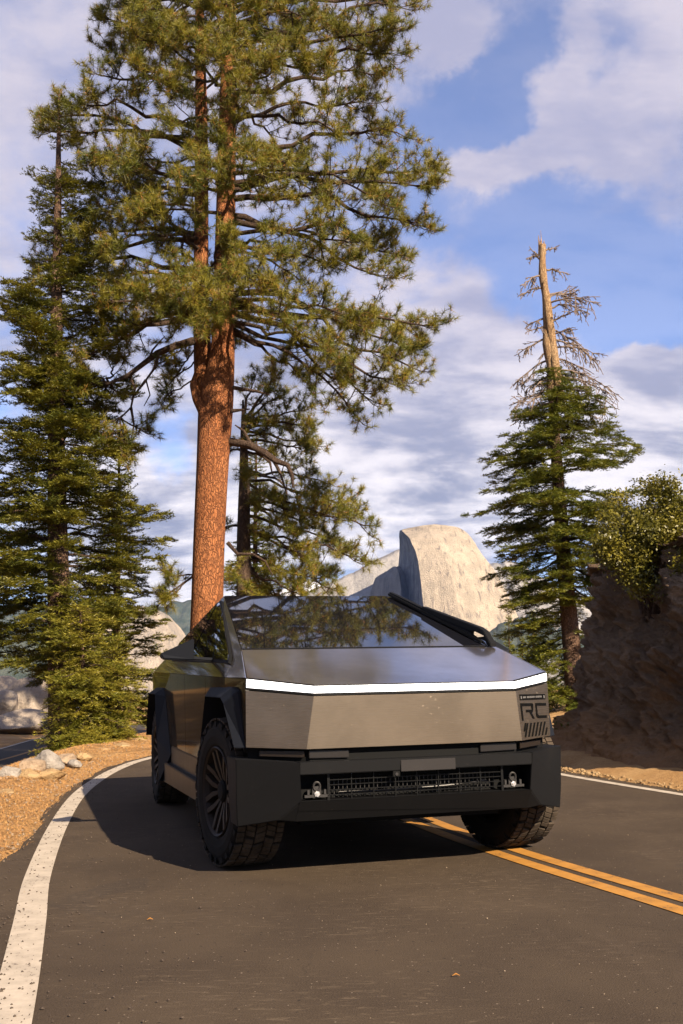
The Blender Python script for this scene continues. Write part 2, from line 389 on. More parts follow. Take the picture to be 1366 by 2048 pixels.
# denser ahead
ang = ang - .75*np.sin(ang-np.pi/2)*-1*0 + 0
A, R_ = np.meshgrid(ang, rr, indexing='ij')
GX = (R_*np.cos(A)).ravel(); GY = (R_*np.sin(A)).ravel()
keep = None
def grid_faces(a, b2, wrap=False):
    i = np.arange(a if wrap else a-1)[:, None]; j = np.arange(b2-1)[None]; i2 = (i+1) % a
    return np.stack([i*b2+j, i*b2+j+1, i2*b2+j+1, i2*b2+j], -1).reshape(-1, 4)
Z = gz(np.c_[GX, GY])
g = mesh_np('ground', np.c_[GX, GY, Z], grid_faces(na, nr+1, True)[:, ::-1], M_dirt, smooth=True)
tag(g, kind='structure')

def gz1(x, y): return float(gz(np.array([[x, y]]))[0])
def ribbon(name, A_, B_, n, m_, lift, zf=None, kind=True):
    A_ = np.array(A_); B_ = np.array(B_)
    def res(P): 
        d = np.r_[0, np.cumsum(np.hypot(*np.diff(P, axis=0).T))]; s = np.linspace(0, d[-1], n); return np.c_[np.interp(s, d, P[:, 0]), np.interp(s, d, P[:, 1])]
    a = res(A_); b_ = res(B_); w = 9
    G = np.array([a*(1-k/(w-1))+b_*(k/(w-1)) for k in range(w)]).transpose(1, 0, 2)
    G = G.reshape(-1, 2); z = (zf(G) if zf else np.zeros(len(G)))+lift
    return mesh_np(name, np.c_[G, z], grid_faces(n, w), m_, smooth=True)
def offs(P, d):
    T = np.gradient(P, axis=0); T /= np.linalg.norm(T, axis=1)[:, None]; return P+np.c_[-T[:, 1], T[:, 0]]*d
wob = lambda P, s, a: P+np.c_[fbm(np.c_[P*s, P[:, :1]*0], 3, .6, 9)*a, P[:, 0]*0]
tag(ribbon('road', wob(cl_l+(offs(cl_l, 1.)-cl_l)*np.interp(cl_l[:, 1], [-60, 4.6, 6.2, 7.5, 30], [1.1, .95, .32, .17, .2])[:, None], 2.2, .10), wob(offs(cl_r, -.22), 2.2, .05), 260, M_road, .0), kind='structure')
def stripe(name, P, w, m_, lift=.004):
    o = ribbon(name, offs(P, w/2), offs(P, -w/2), 400, m_, lift); tag(o, kind='structure'); return o
stripe('road_edge_line', cl_l, .15, M_white); stripe('road_edge_line', cl_r, .11, M_white)
stripe('road_centre_line', offs(cl_c, .085), .105, M_yellow); stripe('road_centre_line', offs(cl_c, -.085), .105, M_yellow)
# lower road
n2 = crom([(-6, -50), (-5.4, -10), (-5.2, 6), (-5.4, 11), (-6.0, 16), (-6.4, 21), (-6.5, 26), (-6.1, 31), (-4.4, 37), (0, 42), (9, 45)])
f2 = crom([(-12, -50), (-10.5, -10), (-9.4, 6), (-9.2, 11), (-9.2, 18), (-9.4, 27), (-10.2, 36), (-9.2, 47), (-5.5, 52), (0, 54), (9, 55)])
tag(ribbon('lower_road', n2, f2, 200, M_road2, .02, lambda G: np.full(len(G), -.5)), kind='structure')
c2 = (n2+f2)/2
for nm, PP, ww, mm in (('lower_road_edge_line', f2*.965+n2*.035, .1, M_white), ('lower_road_centre_line', c2, .12, M_yellow)):
    tag(ribbon(nm, offs(PP, ww/2), offs(PP, -ww/2), 200, mm, .026, lambda G: np.full(len(G), -.5)), kind='structure')
#%%GROUNDEND
# ------------------------------------------------------------------ far mountains
def loft_sheet(name, crest, Y, depth, foot, m_, seed=0, amp=25., nx=260, nz=46, scale=.006, rid=True, parent=None, steep=1.4):
    "a mountain ridge: crest traced as (u, v) at distance Y, front slope running towards the viewer, back slope behind"
    cr = np.array(crest, float); us = np.linspace(cr[0, 0], cr[-1, 0], nx); vs = np.interp(us, cr[:, 0], cr[:, 1])
    top = np.array([W(u, v, Y) for u, v in zip(us, vs)])
    jag = fbm(np.c_[us*.09, us*0, us*0+seed], 5, .6, seed)*amp*.22; top[:, 2] += jag
    rows = []
    for k in range(nz+10):
        if k < nz:
            s = 1-k/(nz-1); yy = -depth*s; zz = foot+(top[:, 2]-foot)*(1-s**(1/steep)) if False else foot+(top[:, 2]-foot)*((1-s)**steep)
        else:
            s = (k-nz+1)/10; yy = depth*.7*s; zz = top[:, 2]+(foot-top[:, 2])*s
        sc_ = (Y+yy)/Y
        rows.append(np.c_[top[:, 0]*(1 if k >= nz else sc_**.3), np.full(nx, Y+yy), zz])
    P = np.array(rows); w = np.ones(nz+10); w[:nz] = np.linspace(1, .12, nz); w[nz:] = .3
    n_ = fbm(P.reshape(-1, 3)*scale, 7, .55, seed, rid).reshape(P.shape[:2])
    P[..., 2] += n_*amp*w[:, None]*1.3; P[..., 1] -= n_*amp*w[:, None]*1.5
    return mesh_np(name, P.reshape(-1, 3), grid_faces(nz+10, nx), m_, parent, smooth=False)
R_S = lambda nm, *a, **k: tag(loft_sheet(nm, *a, **k), kind='structure')
R_S('mountain_ridge', [(-500, 1230), (-200, 1215), (0, 1228), (60, 1212), (130, 1222), (260, 1240), (330, 1215), (350, 1207), (400, 1203), (470, 1215), (560, 1220), (600, 1205), (700, 1215), (900, 1260)], 5200, 1400, -300, M_wood, 3, 90)
R_S('snowy_mountain_ridge', [(480, 1210), (540, 1188), (575, 1176), (600, 1168), (625, 1162), (640, 1168), (660, 1180), (720, 1200)], 8000, 900, 300, granite('snowy_granite', (.5, .5, .52), (.68, .68, .70), (.2, .2, .22), .006, .5, 6), 5, 60)
R_S('valley_slope', [(-700, 1290), (-300, 1265), (0, 1262), (60, 1275), (140, 1290), (240, 1262), (300, 1300), (420, 1335), (600, 1330), (800, 1345), (1000, 1370)], 2300, 700, -350, M_wood, 8, 50)
R_S('mountain_ridge', [(800, 1330), (880, 1220), (930, 1175), (960, 1140), (985, 1128), (1010, 1124), (1050, 1128), (1072, 1150), (1120, 1180), (1200, 1200), (1400, 1190), (1700, 1170)], 4300, 1100, -200, M_ridge, 11, 80)
R_S('valley_slope', [(900, 1330), (1000, 1250), (1060, 1235), (1130, 1262), (1200, 1290), (1400, 1270), (1700, 1250)], 2500, 900, -350, M_wood, 15, 60)
R_S('granite_slope', [(960, 1400), (1020, 1340), (1080, 1318), (1140, 1335), (1200, 1330), (1500, 1310)], 1300, 500, -300, M_ridge, 17, 30)
# broad granite shoulder behind the big dome (lit, grey)
R_S('granite_shoulder', [(430, 1380), (500, 1262), (560, 1216), (600, 1194), (619, 1183), (660, 1166), (707, 1145), (749, 1121), (796, 1099), (840, 1090), (900, 1090), (1000, 1140)], 3500, 600, -250, granite('grey_dome_granite', (.20, .19, .18), (.28, .26, .24), (.08, .08, .08), .011, .4, 5), 21, 22, scale=.008)

def dome(name, levels, m_, seed, amp, nseg=44, face=None):
    "a solid of stacked plan rings; each level is (v, [(u, Y), ...]) with its ring listed counter-clockwise"
    lv = np.array([l[0] for l in levels], float); K = len(levels[0][1])
    rings = np.array([l[1] for l in levels], float)
    vv = np.linspace(lv[0], lv[-1], 150); out = []
    for v in vv:
        r = np.array([[np.interp(v, lv, rings[:, k, c]) for c in (0, 1)] for k in range(K)])
        r = np.vstack([r, r[:1]]); pts = []
        for a, b_ in zip(r[:-1], r[1:]):
            for s in np.linspace(0, 1, nseg, endpoint=False): pts.append(W(*( (a*(1-s)+b_*s)[0], v), (a*(1-s)+b_*s)[1]))
        out.append(pts)
    P = np.array(out); P[..., 2] = P[:, :1, 2].mean(axis=1)[:, None]*0+P[..., 2]
    Q = P.reshape(-1, 3)
    n_ = fbm(Q*np.array([.010, .010, .0022]), 6, .55, seed, True)*.8+fbm(Q*np.array([.03, .03, .008]), 5, .6, seed+4)*.4
    cen = P.mean(axis=(0, 1)); d = Q-cen; d[:, 2] *= .2; d /= np.linalg.norm(d, axis=1)[:, None]
    Q = Q+d*(n_*amp)[:, None]
    n = P.shape[1]; F_ = grid_faces(P.shape[0], n)
    i = np.arange(P.shape[0]-1)*n; wrap = np.stack([i+n-1, i, i+n, i+2*n-1], -1)
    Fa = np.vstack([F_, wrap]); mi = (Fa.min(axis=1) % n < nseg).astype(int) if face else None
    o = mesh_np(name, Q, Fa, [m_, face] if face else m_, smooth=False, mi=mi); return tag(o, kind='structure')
# ring order: far-left edge of the cliff, near corner, front of the lit face, right limb, back
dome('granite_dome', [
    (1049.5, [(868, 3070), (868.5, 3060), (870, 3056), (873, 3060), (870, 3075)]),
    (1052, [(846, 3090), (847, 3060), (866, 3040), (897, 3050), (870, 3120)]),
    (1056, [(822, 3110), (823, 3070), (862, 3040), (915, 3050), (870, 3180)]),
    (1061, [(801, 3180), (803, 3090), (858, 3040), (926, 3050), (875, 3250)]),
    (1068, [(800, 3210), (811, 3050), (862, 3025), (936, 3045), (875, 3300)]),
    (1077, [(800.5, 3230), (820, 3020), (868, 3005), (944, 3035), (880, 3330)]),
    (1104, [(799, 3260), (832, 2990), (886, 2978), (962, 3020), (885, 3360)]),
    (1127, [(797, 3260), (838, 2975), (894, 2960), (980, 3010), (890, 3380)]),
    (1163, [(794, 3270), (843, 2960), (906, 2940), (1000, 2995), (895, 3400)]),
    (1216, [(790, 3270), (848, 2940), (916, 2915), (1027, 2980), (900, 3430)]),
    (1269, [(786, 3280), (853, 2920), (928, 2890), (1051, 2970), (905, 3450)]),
    (1420, [(770, 3290), (862, 2890), (948, 2850), (1115, 2950), (910, 3500)])], M_dome, 31, 8, face=granite('stained_shaded_cliff_granite', (.15, .145, .145), (.25, .235, .22), (.055, .055, .06), .03, .05, 9, .95))  # left face granite: water stains plus shade put into a darker base colour
dome('granite_buttress', [
    (1134, [(786, 3180), (788, 3150), (792, 3120), (800, 3160), (792, 3230)]),
    (1146, [(768, 3260), (780, 3180), (797, 3090), (806, 3160), (792, 3280)]),
    (1157, [(750, 3300), (772, 3190), (799, 3070), (812, 3160), (792, 3330)]),
    (1182, [(743, 3320), (768, 3200), (802, 3050), (818, 3160), (792, 3350)]),
    (1300, [(738, 3330), (765, 3200), (806, 3030), (825, 3160), (792, 3380)])], granite('buttress_granite', (.14, .13, .12), (.2, .18, .165), (.05, .05, .05), .02, .2, 5), 37, 10)
dome('granite_dome', [
    (1214, [(262, 2000), (268, 1985), (276, 1980), (286, 1995), (275, 2030)]),
    (1221, [(215, 2000), (240, 1950), (285, 1930), (313, 1990), (275, 2060)]),
    (1232, [(185, 2000), (225, 1920), (295, 1890), (334, 1990), (275, 2100)]),
    (1255, [(150, 2000), (205, 1880), (305, 1860), (356, 1990), (275, 2150)]),
    (1280, [(130, 2000), (190, 1860), (312, 1840), (372, 1985), (275, 2180)]),
    (1330, [(110, 2000), (170, 1840), (318, 1820), (392, 1980), (275, 2200)]),
    (1420, [(90, 2000), (150, 1810), (325, 1800), (410, 1970), (275, 2250)])], granite('pale_dome_granite', (.22, .19, .16), (.34, .28, .22), (.10, .10, .10), .022, .2, 5, .7), 41, 9)

# ------------------------------------------------------------------ rocks
def ico(sub):
    bm = bmesh.new(); bmesh.ops.create_icosphere(bm, subdivisions=sub, radius=1)
    V = np.array([v.co[:] for v in bm.verts]); Fc = np.array([[v.index for v in f.verts] for f in bm.faces]); bm.free(); return V, Fc
ICO = {k: ico(k) for k in (3, 4, 5)}
def rock(name, loc, size, seed, m_, sub=4, rough=.16, cuts=9, rz=0.):
    V, Fc = ICO[sub]; V = V.copy(); r_ = np.random.default_rng(seed)
    for _ in range(cuts):
        n = r_.normal(size=3); n /= np.linalg.norm(n); d = r_.uniform(.55, .85); e = V@n-d; V -= np.clip(e, 0, None)[:, None]*n*.92
    nn = V/np.linalg.norm(V, axis=1)[:, None]
    V += nn*(fbm(V*1.7+seed, 5, .5, seed)*rough+fbm(V*6+seed, 4, .6, seed)*rough*.3)[:, None]
    V *= np.array(size)/2; c_, s_ = math.cos(rz), math.sin(rz)
    V = V@np.array([[c_, s_, 0], [-s_, c_, 0], [0, 0, 1]])
    o = mesh_np(name, V, Fc, m_, smooth=False); o.location = tuple(map(float, loc)); return o
G_ROCK = 'rocks lining the edge of the dirt shoulder'
# u, v(base), width px, height px, material, tone, label
for i, (u, v, w_, h_, m_, lab) in enumerate([
    (98, 1546, 52, 32, M_rockg, 'upright pointed grey rock, tallest on the dirt shoulder edge'),
    (62, 1553, 50, 24, M_rock, 'flat topped pale rock just left of the pointed grey rock'),
    (22, 1568, 56, 26, M_rockg, 'sloping grey rock nearest the left frame edge on the shoulder'),
    (60, 1566, 46, 18, M_rocky, 'low tan rock in front of the flat topped pale rock'),
    (102, 1564, 46, 18, M_rocky, 'low yellowish rock in front of the pointed grey rock'),
    (130, 1536, 40, 20, M_rock, 'rounded rock right of the pointed grey rock, by the fir branches'),
    (150, 1538, 30, 12, M_rockg, 'small dark grey rock against the rounded rock'),
    (168, 1524, 28, 13, M_rocky, 'small tan rock under the tip of the young fir'),
    (205, 1508, 26, 9, M_rocky, 'little low rock beneath the young fir foliage'),
    (245, 1500, 34, 9, M_rocky, 'low tan rock at the far end of the shoulder'),
    (8, 1596, 40, 10, M_rocky, 'half buried yellow rock in the dirt at the left frame edge'),
    (278, 1488, 26, 8, M_rocky, 'last low rock of the row, nearest the truck rear wheel')]):
    p0 = W(u, v, 1); d0 = ray(u, v); Yg = -CH/d0[2]*d0[1] if True else 0
    s = Yg/F
    o = rock('rock', (*(W(u, v, Yg)[:2]), h_*s*.50+.03), (w_*s*1.25, w_*s*1.0, h_*s*1.5), 50+i, m_, rz=i*.9)
    tag(o, lab, 'rock', G_ROCK)
for i, (u, v, w_, h_, Y, lab) in enumerate([
    (62, 1402, 92, 92, 42, 'large grey granite boulder beside the lower road, seen left of the fir trunk'),
    (8, 1392, 74, 70, 46, 'big granite boulder at the left frame edge beyond the lower road'),
    (10, 1420, 60, 40, 40, 'smaller rounded boulder in front of the leftmost big boulder'),
    (40, 1445, 130, 34, 38, 'low broad pale granite slab below the boulders'),
    (130, 1415, 60, 50, 45, 'granite boulder half hidden behind the dark fir trunk')]):
    b_ = W(u, v, Y); s = Y/F
    zt = gz1(b_[0], b_[1]); H = h_*s; zc = b_[2]
    o = rock('boulder', (b_[0], b_[1], zc), (w_*s*1.1, w_*s, max(H*1.15, 2*(zc-zt)+.2)), 90+i, M_boulder, 5, .10, 6, rz=i*1.3); tag(o, lab, 'boulder', 'boulders beyond the lower road')

# cliff on the right
cb = crom([(6.6, 6.2), (5.2, 7.4), (4.25, 8.8), (3.62, 10.3), (3.12, 12.0), (2.80, 13.5), (2.76, 15.), (3.05, 17.0), (4.3, 18.4), (7, 18.6), (10, 18.8)], 26)
nu = 520; dd = np.r_[0, np.cumsum(np.hypot(*np.diff(cb, axis=0).T))]; ss = np.linspace(0, dd[-1], nu)
cb = np.c_[np.interp(ss, dd, cb[:, 0]), np.interp(ss, dd, cb[:, 1])]
T_ = np.gradient(cb, axis=0); T_ /= np.linalg.norm(T_, axis=1)[:, None]; N_ = np.c_[T_[:, 1], -T_[:, 0]]
Hc = np.interp(ss/dd[-1], [0, .12, .3, .5, .62, .72, .85, 1], [.3, 1.4, 2.5, 2.7, 2.6, 2.25, 2.1, 2.3])
prof = np.array([(0, -.15), (.10, .05), (.55, .28), (.95, .55), (1.15, .85), (1.3, 1.0)])
nv = 260; rows = []
for k in range(nv):
    s = k/(nv-1)*1.5
    if s <= 1:
        z = -.1+(Hc+.1)*s; lean = np.interp(s, [0, .12, .25, .6, .8, 1], [0, .62, .98, 1.30, 1.45, 1.70])
        q = cb+N_*(lean*Hc/2.9)[:, None] if hasattr(lean, '__len__') else cb+N_*(lean*np.clip(Hc/2.9, .4, 1.2))[:, None]
        base_z = z
    else:
        t2 = (s-1)/.5; q1 = cb+N_*(1.5*np.clip(Hc/2.9, .4, 1.2))[:, None]; q = q1*(1-t2)+np.array([[8.5, 12.5]])*t2; base_z = Hc+.8*math.sin(t2*1.5)
    rows.append(np.c_[q, base_z])
P = np.array(rows); Q = P.reshape(-1, 3)
tilt = np.c_[Q[:, 0], Q[:, 1]*.8+Q[:, 2]*.55, Q[:, 2]*.9-Q[:, 1]*.35]
n_ = fbm(tilt*.75, 3, .5, 61)*.42+fbm(tilt*np.array([1.3, .8, 2.3]), 6, .60, 63, True)*.36+fbm(tilt*np.array([5, 3, 9.]), 5, .62, 67, True)*.10
st_ = (tilt[:, 2]*2.1+fbm(tilt*.9, 3, .5, 71)*1.3); n_ = n_+np.abs((st_ % 1)-.5)*.16
N3 = np.tile(np.c_[N_, np.full(nu, -.35)], (nv, 1)); fade = np.repeat(np.clip(np.linspace(0, 1, nv)*9, .25, 1), nu)
Q = Q-N3*(n_*fade)[:, None]
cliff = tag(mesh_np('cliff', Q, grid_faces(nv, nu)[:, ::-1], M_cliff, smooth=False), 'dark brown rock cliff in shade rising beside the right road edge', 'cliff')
#%%ROCKEND

# ------------------------------------------------------------------ foliage
def needles(cen, dirs, n, L, w, spread, mi=None, r_=rng, shell=.12):
    "starburst tufts: n thin triangles round every centre"
    N = len(cen); c = np.repeat(cen, n, 0); d0 = np.repeat(dirs, n, 0)
    v = r_.normal(size=(N*n, 3)); v /= np.linalg.norm(v, axis=1)[:, None]
    d = d0*(1-spread)+v*spread*1.25; d /= np.linalg.norm(d, axis=1)[:, None]
    c = c-d0*(r_.random((N*n, 1))*shell)
    s = np.cross(d, r_.normal(size=(N*n, 3))); s /= np.linalg.norm(s, axis=1)[:, None]
    l = L*(.7+.5*r_.random((N*n, 1)))
    V = np.stack([c+s*w/2, c-s*w/2, c+d*l], 1).reshape(-1, 3)
    mi_ = None if mi is None else np.repeat(mi, n)
    return V, mi_
def spray(A_, B_, per_m, L, w, r_=rng, up=.25, droop=.0):
    "short flat needles set along both sides of the twigs A-B"
    d = B_-A_; ln = np.linalg.norm(d, axis=1); k = np.maximum(2, (ln*per_m)).astype(int); idx = np.repeat(np.arange(len(A_)), k)
    t_ = r_.random((len(idx), 1)); p = A_[idx]+d[idx]*t_; td = d[idx]/(ln[idx][:, None]+1e-9)
    side = np.cross(td, np.array([0, 0, 1.])); side /= np.linalg.norm(side, axis=1)[:, None]+1e-9
    sg = np.where(r_.random((len(idx), 1)) < .5, -1, 1)
    nd = td*.75+side*sg*(.55+.4*r_.random((len(idx), 1)))+np.array([0, 0, 1.])*r_.normal(up, .33, (len(idx), 1)); nd /= np.linalg.norm(nd, axis=1)[:, None]
    wd = np.cross(nd, r_.normal(size=nd.shape)*.5+np.array([0, 0, 1.])); wd /= np.linalg.norm(wd, axis=1)[:, None]
    l = L*(.6+.7*r_.random((len(idx), 1)))
    return np.stack([p+wd*w/2, p-wd*w/2, p+nd*l], 1).reshape(-1, 3)
def tri_mesh(name, V, m_, parent, mi=None): return mesh_np(name, V, np.arange(len(V)).reshape(-1, 3), m_, parent, mi=mi)

def unit(v): v = np.asarray(v, float); return v/(np.linalg.norm(v)+1e-9)
def curve(A_, B_, sag, n, wig, r_):
    "wavy polyline from A to B; sag > 0 arches it upward"
    s = np.linspace(0, 1, n)[:, None]; P = A_*(1-s)+B_*s; L = np.linalg.norm(B_-A_)
    P[:, 2] += (np.sin(s[:, 0]*np.pi)*sag)*L
    w_ = r_.normal(size=(n, 3))*wig*L; w_[0] = 0; w_[-1] = 0; w_ = (w_+np.roll(w_, 1, 0))/2; w_[0] = 0
    return P+w_*np.minimum(1, s*4)

class Pine:
    def __init__(s, seed): s.r = np.random.default_rng(seed); s.tb = Tubes(); s.cen = []; s.dir = []; s.lim = Tubes()
    def limb(s, A_, B_, r0, sag=.05, bare=.35, dens=1., spread=.42, tuft=True):
        r_ = s.r; L = np.linalg.norm(B_-A_); n = 9; P = curve(A_, B_, sag, n, .035, r_)
        s.lim.add(P, np.linspace(r0, .018, n), 7)
        m_ = max(3, int(L*3.5*dens)); ts = bare+(1-bare)*np.sqrt(r_.random(m_)) if bare < .8 else r_.uniform(bare, 1, m_)
        ts = np.r_[ts, .97, 1.]
        for t_ in ts:
            f_ = t_*(n-1); i = min(int(f_), n-2); q = P[i]+(P[i+1]-P[i])*(f_-i); tg = unit(P[i+1]-P[i])
            side = unit(r_.normal(size=3)*np.array([1, 1, .55])+np.array([0, 0, .12])); side = unit(side-tg*side.dot(tg)*.8)
            l2 = r_.uniform(.45, 1.15)*(1.15-.45*t_)*(1 if L > 2 else .6)
            d2 = unit(tg*r_.uniform(.3, .9)+side*1.0)
            if t_ > .96: d2 = unit(tg+side*.3)
            Q = np.array([q, q+d2*l2*.35+np.array([0, 0, -.03]), q+d2*l2*.7, q+d2*l2+np.array([0, 0, .16*l2])])
            s.lim.add(Q, [.016, .012, .010, .007], 4)
            for k in range(int(3+l2*8)):
                u_ = r_.uniform(.25, 1); g_ = u_*3; j = min(int(g_), 2); w0 = Q[j]+(Q[j+1]-Q[j])*(g_-j)
                d3 = unit(d2*.6+r_.normal(size=3)*.75+np.array([0, 0, .35])); l3 = r_.uniform(.12, .36)
                s.lim.add(np.array([w0, w0+d3*l3*.5, w0+unit(d3+np.array([0, 0, .3]))*l3]), [.007, .006, .005], 3)
                if tuft: s.cen.append(w0+unit(d3+np.array([0, 0, .3]))*l3); s.dir.append(unit(d3+np.array([0, 0, .45])))
            if tuft: s.cen.append(Q[-1]); s.dir.append(unit(Q[-1]-Q[-2]+np.array([0, 0, .15])))
    def finish(s, root, n=42, L=.185, w=.0095):
        c = np.array(s.cen); d = np.array(s.dir)
        V, _ = needles(c, d, n, L, w, .62, None, s.r)
        dead = s.r.random(len(c)) < .34
        V2, _ = needles(c[dead]-d[dead]*.10, -d[dead]*.4+np.array([0, 0, -.5]), 12, L*.75, w, .62, None, s.r)
        mi = np.r_[np.zeros(len(V)//3, int), np.ones(len(V2)//3, int)]
        print('tufts', len(c), 'tris', len(mi))
        tri_mesh('crown', np.vstack([V, V2]), [M_pine, M_pined], root, mi)
        s.lim.build('limbs', M_pbranch, root)

def trunk_tube(tb, pts, n=20, rough=.04, seed=0):
    "pts: list of (x, y, z, r)"
    p = np.array(pts, float); m_ = 60; s = np.linspace(0, 1, m_); q = np.linspace(0, 1, len(p))
    P = np.stack([np.interp(s, q, p[:, k]) for k in range(4)], 1)
    ker = np.array([.25, .5, .25])
    for _ in range(3): P[1:-1] = (P[:-2]*.25+P[1:-1]*.5+P[2:]*.25)
    tb.add(P[:, :3], P[:, 3]*(1+fbm(np.c_[s*9, s*0, s*0+seed], 3, .5, seed)*rough), n)

# the big pine, forked into two stems
YP = 23.
root = empty('pine_tree', (W(412, 1300, YP)[0], YP, 0)); base = np.array(root.location)
tag(root, 'tall pine with orange bark forking into two stems, right behind the truck', 'tree')
loc = lambda u, v, dy=0.: W(u, v, YP+dy)-base
tb = Tubes()
pxm = YP/F
def stem(tb, L_, seed):
    trunk_tube(tb, [(*loc(u, v, dy), w_*pxm/2) for u, v, w_, dy in L_], 24, .03, seed)
g0 = loc(409, 1395); g0[2] = -.3
P0 = [(*g0, .47)]+[(*loc(u, v), w_*pxm/2) for u, v, w_ in [(410, 1330, 68), (414, 1230, 64), (417, 1100, 63), (424, 950, 65), (429, 860, 70), (432, 800, 74)]]
trunk_tube(tb, P0+[(*loc(447, 700, 0), 48*pxm/2), (*loc(447, 600, 0), 44*pxm/2), (*loc(450, 480), 42*pxm/2), (*loc(453, 360), 40*pxm/2), (*loc(455, 220), 36*pxm/2), (*loc(458, 100), 31*pxm/2), (*loc(462, -60), 26*pxm/2), (*loc(465, -200), 15*pxm/2), (*loc(467, -360), 5*pxm/2)], 26, .02, 3)
stem(tb, [(424, 850, 46, .05), (411, 790, 46, .1), (405, 700, 37, .25), (401, 600, 33, .3), (403, 450, 30, .3), (403, 320, 29, .3), (402, 200, 26, .3), (400, 60, 21, .3), (396, -100, 14, .3), (394, -260, 5, .3)], 5)
stem(tb, [(410, 830, 22, -.2), (394, 798, 19, -.25), (387, 770, 16, -.2), (390, 752, 9, -.2), (391, 742, 4, -.2)], 7)
tb.build('trunk', M_pbark, root)
pn = Pine(11)
RS = lambda v: loc(450, v, 0); LS = lambda v: loc(402, v, .3)
right = [(385, 868, 332, 0), (300, 800, 272, .8), (400, 825, 438, -.5), (430, 792, 505, .8), (440, 762, 548, -.2), (370, 845, 372, -1.2), (350, 740, 400, -1.6), (470, 690, 478, -2), (490, 645, 530, -1), 
         (590, 853, 660, 0), (600, 825, 735, -.8), (620, 785, 770, .2), (640, 740, 800, .9), (650, 700, 815, 0), (600, 700, 640, -1.5), (640, 640, 700, -1.6), (660, 590, 745, .3), (620, 560, 640, -2.2), (610, 800, 690, .6),
         (240, 722, 214, -.4), (190, 745, 150, 1), (140, 780, 92, -1), (110, 800, 12, 0), (100, 760, 60, -1.5), (80, 700, 60, 1.2), (150, 640, 130, -2), (60, 600, 30, -2), (250, 660, 260, -1.8), (60, 790, -30, .5), 
         (20, 560, -60, -1), (500, 560, 500, -2.4), (150, 560, 90, 2)]
for v0, u, v, dy in right: pn.limb(RS(v0), loc(u, v, dy), .085 if u > 740 else .06, .05, .38)
left = [(120, 222, 38, 0), (60, 258, 15, -1), (90, 300, 10, -2), (200, 232, 112, 1), (190, 208, 150, -.8), (260, 175, 205, -1.2), (290, 128, 238, .4), (300, 105, 262, 1.2), (370, 205, 330, -1.6), (390, 160, 380, .6), (380, 255, 335, -2.2), (160, 300, 150, -2),
        (470, 190, 462, -.6), (480, 150, 505, 1), (480, 250, 482, -2.2), (560, 128, 562, -.5), (540, 105, 522, .8), (600, 228, 600, -1.7), (640, 158, 645, 0), (560, 298, 580, -2.2), (640, 188, 702, -1), (640, 292, 650, -1.2), (620, 345, 632, -2.2),
        (620, 112, 690, .9), (20, 230, -30, .3), (560, 340, 470, 1.5), (500, 300, 430, -2.4)]
for v0, u, v, dy in left: pn.limb(LS(v0), loc(u, v, dy), .075 if u < 220 else .055, .05, .35)
front = [(300, 430, 325, -2.6), (330, 480, 300, -2.4), (380, 395, 360, -2.8), (620, 430, 595, -2.8), (600, 400, 640, -2.6), (100, 380, 80, -2.6), (80, 470, 60, -2.8), (150, 540, 150, -2.5), (130, 430, 125, -3.1), (250, 350, 250, -2.6), (40, 330, 40, -2.5), (170, 360, 170, -2.4), (200, 500, 200, -2.5),
         (540, 510, 565, -2.5), (640, 460, 560, -2), (400, 540, 380, -2.2), (10, 430, 10, -2.7), (20, 520, 10, -2.3), (340, 560, 330, -2), (560, 350, 560, -2.6), (640, 395, 618, -2.4), (430, 330, 420, -2.5), (90, 600, 120, -1.8)]
for v0, u, v, dy in front: pn.limb(RS(v0), loc(u, v, dy), .05, .06, .5)
for k in range(38):                                                # above the frame and at the back
    v0 = rng.uniform(-320, 60) if k < 30 else rng.uniform(100, 650); a_ = rng.uniform(0, 2*math.pi) if k < 30 else rng.uniform(.3, 2.8)
    L_ = (3.0 if v0 > -150 else 1.9)*rng.uniform(.6, 1.1) if k < 30 else rng.uniform(2.2, 3.6)
    A_ = RS(v0); pn.limb(A_, A_+np.array([math.cos(a_)*L_, math.sin(a_)*L_, rng.uniform(-.3, .7)]), .045, .05, .3)
for k in range(9):
    v0 = -60+k*33*2.4; a_ = -1.57+rng.normal()*.9; L_ = rng.uniform(1.6, 2.8); A_ = RS(v0) if k % 2 else LS(v0)
    if 470 < v0 < 560 or 220 < v0 < 290: continue
    pn.limb(A_, A_+np.array([math.cos(a_)*L_, math.sin(a_)*L_, rng.uniform(-.2, .4)]), .035, .05, .3)
# the bare and the sparse low limbs
pn.lim.add(np.array([loc(386, 682, .1), loc(350, 692, -.2), (loc(315, 706, -.4)), loc(290, 725, -.5), loc(255, 752, -.6), loc(215, 768, -.6), loc(170, 772, -.7)]), [.10, .085, .075, .062, .055, .035, .02], 9)
for q in ([(318, 706), (310, 735), (292, 760), (300, 790), (288, 812)], [(258, 752), (270, 775), (262, 815), (235, 842), (225, 850)], [(292, 760), (275, 782), (262, 800)], [(296, 725), (305, 700), (330, 672)], [(262, 815), (268, 850), (262, 880)]):
    pn.lim.add(np.array([loc(u, v, -.5) for u, v in q]), np.linspace(.038, .01, len(q)), 6)
for u, v, dy in [(82, 772, -.9), (118, 745, -.4), (62, 745, -.9), (150, 800, -.2), (140, 760, -1.2), (205, 800, .3), (225, 735, .2), (90, 800, -.7), (180, 745, -.8), (240, 790, 0)]: pn.limb(loc(215, 768, -.6), loc(u, v, dy), .03, .03, .2)
for u, v, dy in [(222, 875, -.5), (262, 885, .2), (285, 862, 0), (205, 850, -.5), (245, 900, -.6)]: pn.limb(loc(240, 835, -.5), loc(u, v, dy), .02, .02, .15, .8)
for u, v in [(338, 715), (345, 760), (332, 795), (360, 735)]: pn.limb(loc(392, v-40, .2), loc(u, v, .2), .02, .0, .3, .8)
